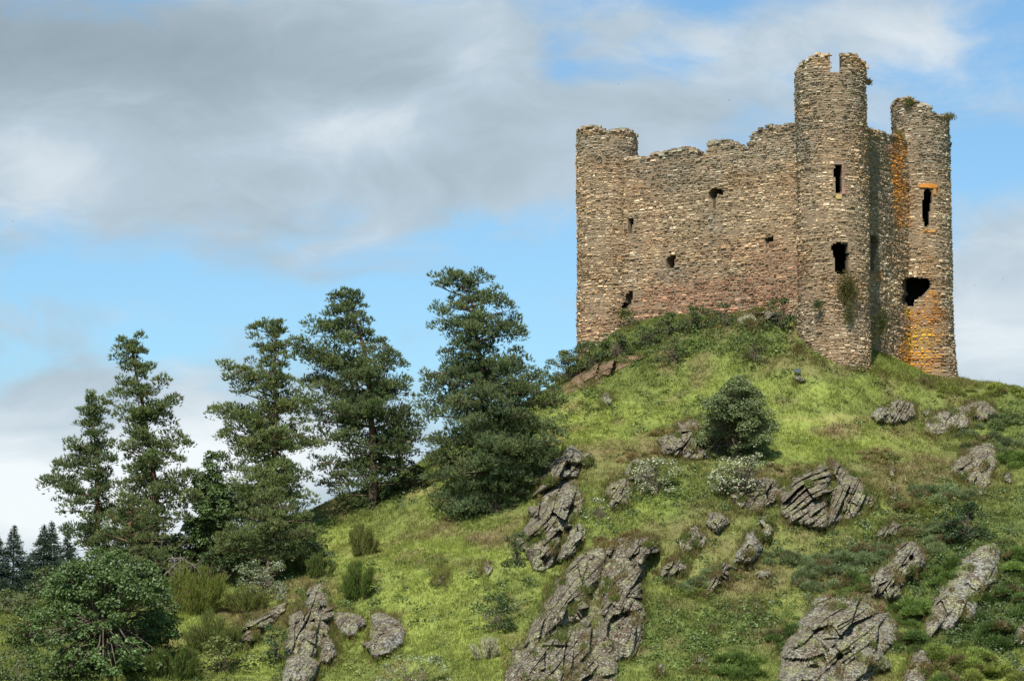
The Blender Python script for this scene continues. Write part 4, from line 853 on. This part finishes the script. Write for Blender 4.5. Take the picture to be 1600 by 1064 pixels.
for (x, y, w_, h_, lb, c) in [(885, 598, 58, 52, 'overhanging grey green shrub at the lowest end of the earth scar', (.10, .125, .036)), (922, 578, 64, 44, 'overhanging shrub in the middle of the earth scar', (.08, .115, .036)), (962, 560, 70, 40, 'shrub at the upper end of the earth scar', GRN),
    (1008, 542, 60, 34, 'low shrub under the plain tower slit', GRN), (1045, 524, 66, 36, 'low shrub at the near end of the long wall foot', (.10, .125, .035)), (1086, 516, 60, 38, 'low shrub between dark wall foot bush and its paler neighbour', GRN)]:
    broadleaf('bush', lb, 'bush', x, y, w_, h_, 600 + x, c, .14, 'leafy shrubs along the castle foot', trunk=False, nclump=34, per=300)
for (x, y, w_, h_, lb, c) in [(80, 945, 90, 60, 'leafy bush behind the dark leafy tree on the moor side', (.08, .11, .032)), (215, 928, 90, 70, 'leafy bush between the dark leafy tree and the bushy young pine', (.062, .095, .03)),
    (50, 1005, 100, 60, 'low leafy bush beside the dark leafy tree, towards the moor', (.085, .12, .032)), (225, 1030, 90, 60, 'low leafy bush at the foot of the dark leafy tree, towards the slab', (.07, .105, .03)),
    (275, 905, 90, 66, 'dark leafy bush around the pale dead branch', (.05, .08, .026)), (345, 912, 90, 60, 'dark leafy bush under the bright leafed small tree', (.055, .088, .027)), (130, 905, 90, 66, 'dark leafy bush at the foot of the shortest pine', (.052, .08, .028)),
    (120, 1060, 110, 50, 'leafy bush at the bottom edge under the dark leafy tree', (.08, .115, .03)), (455, 880, 80, 50, 'dark leafy bush in the shade behind the silvery shrub', (.05, .078, .026)), (640, 765, 80, 46, 'dark leafy bush at the foot of the slender dark tree', (.05, .075, .026)),
    (300, 890, 80, 70, 'dark leafy bush behind the broad yellowish broom', (.055, .085, .028)), (180, 900, 100, 70, 'dark bush between the shortest pine and the bushy young pine', (.055, .082, .03)), (385, 895, 80, 60, 'dark bush under the low boughs of the rounded pine bush', (.05, .08, .028)),
    (490, 890, 60, 44, 'small dark bush at the slope side of the rounded pine bush', (.06, .09, .03)), (245, 975, 70, 60, 'leafy bush between the dark leafy tree and the broad yellowish broom', (.085, .125, .036)), (20, 960, 80, 40, 'low bush at the photo edge by the moor', (.09, .115, .034)),
    (345, 1050, 90, 56, 'yellow green leafy bush below the mossy slab', (.13, .155, .04))]:
    broadleaf('bush', lb, 'bush', x, y, w_, h_, 700 + x, c, .2, 'leafy thicket below the pines', trunk=False, nclump=30, per=190)
BRM = 'broom bushes on the slope'
spiky('broom_bush', 'dense dark green broom standing on open grass above the grey boulders', 'broom bush', 560, 936, 80, 66, 331, (.07, .11, .024), BRM)
spiky('broom_bush', 'thin brownish broom uphill of the dense broom', 'broom bush', 566, 868, 62, 60, 332, (.11, .125, .035), BRM)
spiky('broom_bush', 'broad yellowish broom beside the dark leafy tree', 'broom bush', 298, 960, 150, 104, 333, (.12, .145, .032), BRM)
spiky('broom_bush', 'grey green broom above the mossy slab', 'broom bush', 330, 1018, 120, 80, 334, (.095, .12, .034), BRM)
spiky('broom_bush', 'broom clump beside the silvery shrub', 'broom bush', 500, 902, 60, 46, 335, (.075, .11, .028), BRM)
spiky('broom_bush', 'broom tucked under the shaded foot of the open pine', 'broom bush', 470, 898, 60, 50, 336, (.075, .10, .03), BRM)
spiky('broom_bush', 'olive broom between the bright leafed small tree and the mossy slab', 'broom bush', 385, 955, 90, 46, 338, (.11, .13, .036), BRM)
spiky('broom_bush', 'low dark broom at the bottom between leafy tree and mossy slab', 'broom bush', 270, 1060, 110, 66, 337, (.07, .105, .026), BRM)
spiky('grass_tuft', 'silvery tuft of dead grass on the lime slope beside the largest crag', 'grass tuft', 757, 1030, 56, 42, 338, (.34, .33, .22))
spiky('grass_tuft', 'dead brown grass hanging over the top of the broad rounded crag', 'grass tuft', 1365, 962, 46, 34, 339, (.26, .20, .11))
spiky('grass_tuft', 'brown heath tuft capping the knob of the largest crag', 'grass tuft', 965, 850, 60, 22, 340, (.15, .125, .05), style='heath')
HTH = 'heath and juniper mounds'
for (x, y, w, h, lb, c) in [
    (1288, 905, 84, 38, 'blue green juniper mound directly above a pale stone', BLUEG), (1240, 878, 64, 26, 'blue green juniper mound beside the thin upright blade of stone', BLUEG), (1335, 880, 80, 34, 'grey green heath mound between juniper and rock pillar', BLUEG),
    (1080, 912, 70, 26, 'blue green heath mound beside the dark undercut rock', BLUEG), (1095, 928, 50, 22, 'brownish heath mound touching the dark undercut rock', OLIVE), (1540, 690, 96, 22, 'long heath hummock on top of the grainy rock face', (.085, .105, .05)),
    (1575, 662, 80, 22, 'heath hummock beyond the long low rock hump', (.085, .105, .045)), (1586, 728, 60, 34, 'green heath mound beside the grainy rock face', GRN), (1475, 778, 74, 34, 'dark juniper mound at the foot of the grainy rock face', BLUEG),
    (1425, 800, 80, 26, 'dull heath mound above the half hidden stones', OLIVE), (1450, 845, 70, 34, 'heath mound beside the small glossy dark bush', BLUEG), (1480, 905, 80, 60, 'dark heath between rock pillar and leaning slab', GRN),
    (1425, 965, 80, 60, 'leafy heath between broad crag and leaning slab', GRN), (1420, 1012, 56, 46, 'dark heath beside the narrow grey slab', DK), (1500, 1040, 110, 66, 'bright green heath mound under the leaning slab', (.095, .12, .03)),
    (1560, 1068, 110, 66, 'yellowish heath mound in the bottom corner', OLIVE), (1548, 1005, 90, 60, 'dark heath mound beside the base of the leaning slab', DK), (1585, 945, 90, 70, 'dark bramble mound beside the leaning slab', DK),
    (1588, 885, 80, 56, 'bramble mound beyond the tip of the leaning slab', GRN), (1235, 1005, 60, 50, 'dark heath hugging the near side of the broad crag', DK), (1335, 920, 70, 30, 'heath strip along the top of the broad crag', GRN),
    (1380, 872, 50, 30, 'heath mound uphill of the rock pillar', BLUEG), (1475, 1085, 90, 60, 'heath mound below the narrow grey slab', GRN), (1150, 1050, 90, 40, 'green mound at the bottom of the photo beside the broad crag', GRN),
    (1480, 610, 70, 14, 'heath strip at the foot of the lichen stained tower', OLIVE), (1560, 612, 80, 16, 'heath strip on the skyline beyond the castle', OLIVE), (1370, 715, 60, 12, 'dry heath cushion above the tilted ledges', (.14, .12, .05)),
    (1250, 742, 90, 12, 'dry brown heath cap along the tilted ledges', (.13, .115, .045)), (1040, 680, 50, 12, 'dry heath cap on the brown rock bank', (.14, .115, .05)), (1000, 712, 50, 12, 'brown heath cap above the small pale outcrop', (.14, .11, .05))]:
    spiky('heath_mound', lb, 'heath', x, y, w, h, 400 + int(x + y), c, HTH, style='heath')

# plants rooted in the walls
def wall_plant(label, px, py, D, wpx, hpx, seed, col, droop=0.):
    rng = np.random.default_rng(seed); p = at(np.float64(px), np.float64(py), np.float64(D)); m = F / D; W, H = wpx / m, hpx / m; n = int(np.clip(520 * W * H, 320, 1500))
    pos = np.clip(rng.normal(0, .3, (n, 3)), -.62, .62) * [W, .25, H]; pos[:, 1] -= rng.uniform(0, .35, n)
    d = unit(rng.normal(0, .5, (n, 3)) + [0, -.4, .7 - droop]); mb = MB(); blades(mb, pos, d, rng.uniform(.18, .36, n), .05, np.array(col) * rng.uniform(.65, 1.3, (n, 1)), rng)
    o = mb.build('wall_plant', M_GRASS); o.location = p; tag(o, label, 'plant', 'plants rooted in the castle walls'); return o
wall_plant('brown green shrub hanging under the big hole of the tallest tower', 1324, 452, 236.9, 26, 44, 1, (.13, .12, .045), .5)
wall_plant('grey tuft trailing lower down the tallest tower beneath the hanging shrub', 1326, 488, 236.8, 14, 24, 2, (.12, .13, .06), .5)
wall_plant('small green tuft on the tallest tower between hanging shrub and angle bush', 1278, 478, 236.9, 14, 12, 3, (.10, .12, .05))
wall_plant('green plants low in the corner between tallest and lichen stained towers', 1377, 505, 242.6, 16, 40, 4, (.085, .10, .035))
wall_plant('dry grass on the parapet edge of the lichen stained tower', 1484, 184, 249.8, 16, 9, 5, (.20, .17, .09))
wall_plant('green tuft on the peak of the lichen stained tower', 1420, 160, 249.6, 14, 10, 6, (.16, .17, .06))
wall_plant('grass tuft where the short wall meets the lichen stained tower', 1404, 212, 249.2, 14, 14, 7, (.17, .17, .07))
wall_plant('tiny tuft on the flank of the tallest tower just below its parapet', 1357, 130, 239.2, 7, 7, 8, (.13, .11, .06))
wall_plant('green plant under the lower slit of the plain tower', 976, 492, 250.9, 20, 14, 9, (.09, .12, .03))
wall_plant('green plant on the flank of the lichen stained tower near its foot', 1414, 527, 249.8, 12, 16, 10, (.09, .11, .045))

# ------------------------------------------------------------------ far firs
def fir(label, px, top, base, wpx, D, seed):
    rng = np.random.default_rng(seed); b = at(np.float64(px), np.float64(base), np.float64(D)); H = (base - top) / F * D; Wd = wpx / F * D * 2.0
    z = float(moor_z(np.array([b[0]]), np.array([b[1]]))[0]); H += b[2] - z; root = empty('fir_tree', (b[0], b[1], z - .1)); tag(root, label, 'tree', 'dark firs on the far moor')
    wood, crown = MB(), MB(); tube(wood, [(0, 0, -.2), (0, 0, H * .6), (0, 0, H)], [.16, .09, .02], (.08, .06, .045), 7)
    zz_ = .08 * H
    while zz_ < H * .98:
        R = Wd * .5 * (1 - zz_ / H) ** 1.05 + .04
        for ph in rng.uniform(0, 2 * np.pi, 9):
            L = R * rng.uniform(.7, 1.1); d = np.array([math.cos(ph), math.sin(ph), -.18]); n = int(24 * L + 8)
            t = rng.uniform(.15, 1, n)[:, None]; pos = np.array([0, 0, zz_]) + d * L * t + rng.normal(0, .10, (n, 3)) + np.array([0, 0, .12]) * t ** 2
            g = unit(d + rng.normal(0, .5, (n, 3)) + [0, 0, .1]); blades(crown, pos, g, rng.uniform(.16, .36, n) * (.5 + .5 * min(1., R)), .09, np.array([.045, .066, .042]) * rng.uniform(.6, 1.4, (n, 1)), rng)
        zz_ += rng.uniform(.22, .34)
    wood.build('trunk', M_BARK, root, True); crown.build('crown', M_NEEDLE, root)
fir('dark fir cut by the photo edge beyond the moor', -6, 830, 925, 50, 332, 1)
fir('dark fir with a clean single spire beside the bright sky gap', 20, 818, 925, 54, 335, 2)
fir('tallest dark fir next to its twin, nearest the pines', 79, 812, 924, 52, 338, 3)
fir('dark twin topped fir beyond the sky gap', 67, 817, 924, 58, 334, 4)
fir('dark fir half hidden behind the shortest pine', 104, 832, 926, 60, 336, 5)
fir('low dark fir filling the space between the spire and the twins', 44, 868, 926, 46, 340, 6)

# ------------------------------------------------------------------ fallen dead wood under the pines
fb = MB(); rng = np.random.default_rng(9)
P0, P1, P2 = [at(np.float64(a), np.float64(b), np.float64(209.)) for a, b in ((250, 902), (288, 872), (312, 893))]
org = P0.copy()
for (A_, B_, r0) in ((P0, P1, .05), (P1, P2, .035), (P1, at(np.float64(262), np.float64(871), np.float64(209.)), .04)):
    t = np.linspace(0, 1, 6)[:, None]; tube(fb, A_ * (1 - t) + B_ * t + rng.normal(0, .04, (6, 3)) - org, np.linspace(r0, r0 * .5, 6), (.22, .19, .15), 6)
    for _ in range(9):
        k = rng.random(); a = A_ * (1 - k) + B_ * k - org; tube(fb, [a, a + rng.normal(0, .35, 3) + [0, 0, -.2], a + rng.normal(0, .6, 3) + [0, 0, -.55]], [.025, .018, .008], (.24, .20, .15), 4)
o = fb.build('fallen_branch', M_BARK, None, True); o.location = org; tag(o, 'pale dead branch bent over beside the dark leafy tree', 'branch')

# ------------------------------------------------------------------ grass and undergrowth
rng = np.random.default_rng(77)
n = 330000
x = rng.uniform(-50, 58, n); y = rng.uniform(184, 256, n); z = ground_z(x, y); P = np.stack([x, y, z], -1)
px, py = to_px(P); ok = (px > -25) & (px < 1625) & (py < 1080); P, px, py = P[ok], px[ok], py[ok]
D = hit(px, py - 1.5, 999.); ok = (P[:, 1] - D < 2.5); P, px, py = P[ok], px[ok], py[ok]
den = fbm(v3(P[:, 0], P[:, 1]) / 1.1, 55, 3)
wd_ = fbm(v3(P[:, 0], P[:, 1]) / 2.2, 57, 3)
den = den - .5 * sstep(.15, .5, wd_)
ok = rng.random(len(P)) < np.clip(.75 + .8 * den, .12, 1); P, px, py, den = P[ok], px[ok], py[ok], den[ok]
col = turf(P)
k = 4; n = len(P); sl_ = rng.random(n) < .035
hgt = np.where(sl_, 1.7, 1.) * np.clip(.26 + .16 * fbm(v3(P[:, 0], P[:, 1]) / 3., 61, 3) + .05 * rng.normal(size=n), .10, .6)
straw = (rng.random(n) < .10)[:, None]
colb = np.where(straw, col * .45 + .55 * np.array([[.34, .29, .13]]), col) * rng.uniform(.75, 1.35, (n, 1))
Pk = np.repeat(P, k, 0) + rng.normal(0, .09, (n * k, 3)) * [1, 1, 0]; Pk[:, 2] = ground_z(Pk[:, 0], Pk[:, 1]) - .03
d = unit(rng.normal(0, .45, (n * k, 3)) * [1, 1, .2] + [.05, -.15, 1.])
gm = MB(); blades(gm, Pk, d, np.repeat(hgt, k) * rng.uniform(.6, 1.3, n * k), .055, np.repeat(colb, k, 0) * rng.uniform(.85, 1.15, (n * k, 1)), rng)
tag(gm.build('grass', M_GRASS), 'rough lime and brown grass covering the castle hill', None, None, 'stuff')

eb = MB(); rng = np.random.default_rng(79)
for TP in TURF:
    kk = 8; n_ = len(TP); base_c = np.where((fbm(TP / 1.2, 3, 2) > .05)[:, None], np.array([[.20, .155, .075]]), np.array([[.14, .165, .05]])) * rng.uniform(.7, 1.25, (n_, 1))
    Q_ = np.repeat(TP, kk, 0) + rng.normal(0, .11, (n_ * kk, 3)); blades(eb, Q_, unit(rng.normal(0, .5, (n_ * kk, 3)) + [0, -.25, .9]), rng.uniform(.14, .34, n_ * kk), .05, np.repeat(base_c, kk, 0) * rng.uniform(.75, 1.25, (n_ * kk, 1)), rng)
bx_ = np.linspace(1240, 1505, 300); EDGES.append((bx_, np.interp(bx_, [1240, 1255, 1280, 1310, 1345, 1372, 1410, 1450, 1505], [535, 548, 560, 567, 571, 575, 586, 593, 595]), 60)); EDGES.append((bx_, EDGES[-1][1] + 2, 61))
bx_ = np.linspace(905, 1245, 300); EDGES.append((bx_, np.interp(bx_, [905, 950, 985, 1120, 1245], [547, 530, 506, 496, 480]), 62))
for (ex, ey, span) in EDGES:
    m_ = int(len(ex) * (3.4 if span > 40 else 2.4)); i_ = rng.integers(0, len(ex), m_)
    lump = fbm(np.stack([ex[i_] / 9, ey[i_] / 9, 0 * ex[i_]], -1), int(span), 2); kp = lump > rng.uniform(-.2, .4, m_); i_ = i_[kp]; lump = lump[kp]
    gx_, gy_ = ex[i_] + rng.normal(0, 4.2, len(i_)), ey[i_] + rng.normal(1.5, 4.2, len(i_)); D = hit(gx_, gy_); ok = ~np.isnan(D)
    if ok.sum() < 3: continue
    C = at(gx_[ok], gy_[ok], D[ok] - rng.uniform(.0, .7, int(ok.sum()))); n_ = len(C); kk = 7
    base_c = np.where((rng.random(n_) < .45)[:, None], np.array([[.17, .135, .06]]), turf(C) * .9) * rng.uniform(.7, 1.25, (n_, 1))
    Q_ = np.repeat(C, kk, 0) + rng.normal(0, .12, (n_ * kk, 3)) * [1, 1, .3] - [0, 0, .12]
    blades(eb, Q_, unit(rng.normal(0, .5, (n_ * kk, 3)) * [1, 1, .3] + [0, -.2, 1.]), rng.uniform(.2, .6, n_ * kk), .05, np.repeat(base_c, kk, 0) * rng.uniform(.8, 1.2, (n_ * kk, 1)), rng)
tag(eb.build('dry_grass', M_GRASS), 'dry grass and heath fringing the outcrops', None, None, 'stuff')

UG = [(1200, 800, 420, 190, .12, GRN), (700, 930, 200, 100, .10, GRN), (1080, 620, 200, 60, .25, (.10, .135, .03)), (1400, 650, 200, 40, .12, OLIVE), (500, 920, 120, 60, .15, GRN), (1500, 900, 150, 120, 1.0, DK), (1540, 1010, 90, 70, 1.0, DK), (1400, 860, 130, 50, .55, GRN), (1100, 1000, 130, 60, .8, (.09, .13, .028)), (1180, 960, 80, 40, .5, GRN), (1110, 530, 150, 30, .9, (.085, .12, .026)), (960, 560, 90, 28, .8, GRN), (1200, 545, 60, 40, .7, (.09, .12, .026)),
      (1060, 770, 90, 40, .7, (.09, .125, .026)), (960, 800, 50, 40, .5, GRN), (60, 1030, 110, 50, .9, GRN), (200, 1050, 140, 30, .8, GRN), (30, 975, 70, 30, .7, OLIVE), (110, 930, 80, 30, .7, GRN), (240, 910, 90, 25, .9, DK), (400, 890, 110, 25, .8, DK), (330, 1045, 90, 25, .6, OLIVE),
      (450, 1050, 60, 25, .6, GRN), (560, 1040, 60, 20, .5, YG), (1470, 780, 120, 40, .6, OLIVE), (1590, 640, 50, 50, .6, GRN), (900, 640, 50, 40, .4, GRN), (800, 940, 50, 40, .35, GRN), (610, 775, 70, 20, .7, DK), (700, 770, 40, 20, .6, DK), (1310, 890, 90, 40, .4, BLUEG), (1400, 600, 60, 12, .4, OLIVE)]
um = MB(); rng = np.random.default_rng(78)
for (x, y, rx, ry, a, c) in UG:
    n = int(.04 * rx * ry * a) + 8; ux = x + rx * np.clip(rng.normal(0, .5, n), -1.1, 1.1); uy = y + ry * np.clip(rng.normal(0, .5, n), -1.1, 1.1)
    D = hit(ux, uy); ok = ~np.isnan(D); ux, uy, D = ux[ok], uy[ok], D[ok]
    if not len(D): continue
    C = at(ux, uy, D); r = rng.uniform(.2, .75, len(C)) ** 1.3
    leaf_cloud(um, C - [0, 0, .10], r, 95, .19, np.array(c) * 1.25, rng, .65, .9)
tag(um.build('undergrowth', M_LEAF), 'low leafy weeds and brambles between the rocks', None, None, 'stuff')
# heather on the far moor
hm = MB(); n = 26000; x = rng.uniform(-75, -38, n); y = rng.uniform(262, 345, n); z = moor_z(x, y); dn = fbm(v3(x, y) / 3., 91, 3)
blades(hm, np.stack([x, y, z - .03], -1), unit(rng.normal(0, .4, (n, 3)) + [0, 0, 1.]), rng.uniform(.2, .5, n), .12, np.array([[.085, .10, .042]]) * (1 + .7 * dn)[:, None].clip(.4, 1.7) * rng.uniform(.75, 1.3, (n, 1)), rng)
tag(hm.build('heather', M_GRASS), 'low heather covering the far moor', None, None, 'stuff')

# ------------------------------------------------------------------ birds
def bird(label, px, py, D, span, roll, rz, seed):
    mb = MB(); t = np.linspace(0, 1, 9); c = (.03, .03, .035)
    ax_ = np.stack([0 * t, (t - .5) * span * .42, 0 * t], -1); tube(mb, ax_, span * .055 * np.sin(np.pi * (t * .94 + .03)) ** .7, c, 8)
    for s_ in (-1, 1):
        w = np.array([(0, .06, 0), (0, -.07, 0), (s_ * .25, -.03, .10), (s_ * .25, .09, .10), (s_ * .5, -.10, .06), (s_ * .5, -.07, .06)]) * span
        low = w - [0, 0, .012 * span]; v = np.concatenate([w, low])
        mb.add(v, q=[[0, 3, 2, 1], [3, 5, 4, 2], [6, 7, 8, 9], [9, 8, 10, 11], [0, 6, 9, 3], [3, 9, 11, 5], [1, 2, 8, 7], [2, 4, 10, 8]], c=c)
    o = mb.build('bird', M_DARK); o.location = at(np.float64(px), np.float64(py), np.float64(D)); o.rotation_euler = (roll, .3 * roll, rz); tag(o, label, 'bird', 'small dark birds in flight around the castle'); return o
bird('small dark bird in the empty sky far from the castle, above the shortest pine', 20, 346, 205, .30, .3, .8, 1)
bird('small dark bird in the cloud above the long wall, the lower of two', 1139, 157, 215, .22, .2, 2.2, 2)
bird('small dark bird in the cloud above the plain tower', 966, 132, 215, .20, -.2, 1.2, 3)
bird('small dark bird nearer the lichen stained tower, level with its big hole', 1523, 446, 210, .24, .2, .4, 4)
bird('small dark bird farther from the lichen stained tower, level with its big hole', 1567, 436, 212, .20, -.3, 1.9, 5)

# ------------------------------------------------------------------ light, sky, camera
w = bpy.data.worlds.new('World'); S.world = w; w.use_nodes = True; nt = w.node_tree; nt.nodes.clear(); L = nt.links
out = N(nt, 'ShaderNodeOutputWorld'); bg = N(nt, 'ShaderNodeBackground'); bg.inputs['Strength'].default_value = .0707
sky = N(nt, 'ShaderNodeTexSky'); sky.sky_type = 'NISHITA'; sky.sun_disc = False; sky.sun_elevation = SUN_EL
sky.sun_rotation = math.atan2(TO_SUN[0], TO_SUN[1]); sky.air_density = 1.0; sky.dust_density = .6; sky.ozone_density = 1.4
tc = N(nt, 'ShaderNodeTexCoord'); sep = N(nt, 'ShaderNodeSeparateXYZ'); L.new(tc.outputs['Generated'], sep.inputs[0])
def math_(op, a, b=None, c=None, clamp=False):
    n = N(nt, 'ShaderNodeMath', operation=op); n.use_clamp = clamp
    for i_, v_ in enumerate((a, b, c)):
        if v_ is None: continue
        if isinstance(v_, (int, float)): n.inputs[i_].default_value = v_
        else: L.new(v_, n.inputs[i_])
    return n.outputs[0]
# the cloud deck is laid out by bearing (U, 0 ahead) and elevation (V)
bear = math_('ARCTAN2', sep.outputs['X'], sep.outputs['Y']); elev = math_('ARCSINE', sep.outputs['Z'])
U = math_('MULTIPLY', bear, 5.67); V = math_('MULTIPLY', elev, 5.67)           # about 1 per half picture width
comb = N(nt, 'ShaderNodeCombineXYZ'); L.new(U, comb.inputs[0]); L.new(math_('MULTIPLY', V, 1.9), comb.inputs[1])
warp = N(nt, 'ShaderNodeTexNoise'); warp.inputs['Scale'].default_value = 1.7; warp.inputs['Detail'].default_value = 3; L.new(comb.outputs[0], warp.inputs['Vector'])
vm = N(nt, 'ShaderNodeVectorMath', operation='MULTIPLY_ADD'); L.new(warp.outputs['Color'], vm.inputs[0]); vm.inputs[1].default_value = (.46, .46, .0); L.new(comb.outputs[0], vm.inputs[2])
fine = N(nt, 'ShaderNodeTexNoise'); fine.inputs['Scale'].default_value = 2.6; fine.inputs['Detail'].default_value = 7; fine.inputs['Roughness'].default_value = .6; L.new(vm.outputs[0], fine.inputs['Vector'])
lum = N(nt, 'ShaderNodeTexNoise'); lum.inputs['Scale'].default_value = 2.1; lum.inputs['Detail'].default_value = 6; lum.inputs['Roughness'].default_value = .58; lum.inputs['Distortion'].default_value = .4
mp = N(nt, 'ShaderNodeMapping'); mp.inputs['Location'].default_value = (3.1, 1.7, 0); L.new(vm.outputs[0], mp.inputs['Vector']); L.new(mp.outputs[0], lum.inputs['Vector'])
def px_uv(x, y):
    d = rays(np.float64(x), np.float64(y)); d = d / np.linalg.norm(d); return math.atan2(d[0], d[1]) * 5.67, math.asin(d[2]) * 5.67
def blob(x, y, rx, ry, a, rot=0.):
    u0, v0 = px_uv(x, y); kx, ky = 800 / rx, 800 / ry; c, s = math.cos(rot), math.sin(rot)
    du, dv = math_('SUBTRACT', U, u0), math_('SUBTRACT', V, v0)
    p = math_('MULTIPLY', math_('ADD', math_('MULTIPLY', du, c), math_('MULTIPLY', dv, s)), kx); q_ = math_('MULTIPLY', math_('SUBTRACT', math_('MULTIPLY', dv, c), math_('MULTIPLY', du, s)), ky)
    e = math_('POWER', 2.718, math_('MULTIPLY', math_('ADD', math_('MULTIPLY', p, p), math_('MULTIPLY', q_, q_)), -1.))
    return math_('MULTIPLY', e, a)
def total(bl):
    t = None
    for b in bl:
        v_ = blob(*b); t = v_ if t is None else math_('ADD', t, v_)
    return t
cover = total([(180, 130, 620, 190, .80, -.05), (560, 190, 420, 120, .45), (60, 300, 320, 110, .35), (700, 270, 260, 70, .3, .2), (560, 370, 200, 38, .30, .35), (60, 500, 260, 50, .22), (120, 700, 330, 110, .62), (520, 690, 200, 80, .5), (30, 800, 200, 60, .5),
               (1080, 150, 230, 90, .42, .3), (640, 30, 360, 60, .35), (1560, 470, 190, 150, .62), (1600, 330, 140, 60, .3), (1260, 40, 200, 60, .25), (1450, 60, 200, 80, .16), (760, 100, 90, 40, .2), (1560, 590, 200, 60, .4), (350, 620, 300, 60, .25), (930, 190, 70, 50, .25), (1000, 50, 260, 50, .16), (1150, 190, 220, 60, .26), (1500, 110, 200, 110, .14), (870, 90, 40, 60, -.3), (120, 880, 400, 90, .8), (500, 780, 300, 70, .5)])
cover = math_('ADD', cover, math_('MULTIPLY', math_('SUBTRACT', fine.outputs['Fac'], .5), 1.7))
mr = N(nt, 'ShaderNodeMapRange', interpolation_type='SMOOTHSTEP'); mr.inputs['From Min'].default_value = .04; mr.inputs['From Max'].default_value = .62; L.new(cover, mr.inputs['Value'])
dens = math_('MULTIPLY', mr.outputs['Result'], .94)
# cloud brightness: grey undersides in the upper bank, white tops low down
bright = total([(120, 60, 420, 110, -.30), (330, 110, 330, 70, -.12), (60, 270, 150, 80, .22), (560, 190, 130, 50, .16), (758, 110, 60, 40, .20), (985, 110, 90, 34, .12), (510, 205, 130, 50, .06), (600, 270, 300, 40, -.10), (60, 770, 260, 110, .42), (520, 720, 240, 70, .40), (290, 690, 120, 70, .2), (1560, 550, 160, 90, .42), (1580, 400, 120, 60, .0), (1450, 90, 220, 100, .16), (1080, 120, 200, 60, .10), (160, 590, 300, 50, -.04)])
bright = math_('ADD', math_('ADD', bright, .54), math_('MULTIPLY', math_('SUBTRACT', lum.outputs['Fac'], .5), 1.05), clamp=True)
cl = ramp(nt, bright, [(0., (2.9, 3.6, 4.1)), (.35, (3.9, 4.75, 5.3)), (.6, (5.2, 6.2, 7.0)), (1., (9.3, 9.7, 9.9))])
skyc = mixc(nt, 1., sky.outputs[0], (.95, 1.26, 1.40), 'MULTIPLY')
L.new(mixc(nt, dens, skyc, cl), bg.inputs['Color']); L.new(bg.outputs[0], out.inputs['Surface'])

sd = bpy.data.lights.new('sun', 'SUN'); sd.energy = 4.7; sd.angle = math.radians(.55); sd.color = (1., .955, .87)
so = bpy.data.objects.new('sun', sd); COL.objects.link(so); so.location = (-40, -40, 120)
from mathutils import Vector
so.rotation_euler = Vector(-TO_SUN).to_track_quat('-Z', 'Y').to_euler()

cd = bpy.data.cameras.new('camera'); co = bpy.data.objects.new('camera', cd); COL.objects.link(co)
cd.sensor_width = 36; cd.lens = 36 * F / 1600; cd.clip_start = .5; cd.clip_end = 8000
co.location = (0, 0, 0); co.rotation_euler = (math.pi / 2 + PITCH, 0, 0); S.camera = co
S.view_settings.view_transform = 'Standard'; S.view_settings.look = 'None'; S.view_settings.exposure = .5; S.view_settings.gamma = 1
S.render.resolution_x, S.render.resolution_y = 1024, 680
try: S.cycles.max_bounces = 6; S.cycles.diffuse_bounces = 3; S.cycles.use_denoising = True
except Exception: pass
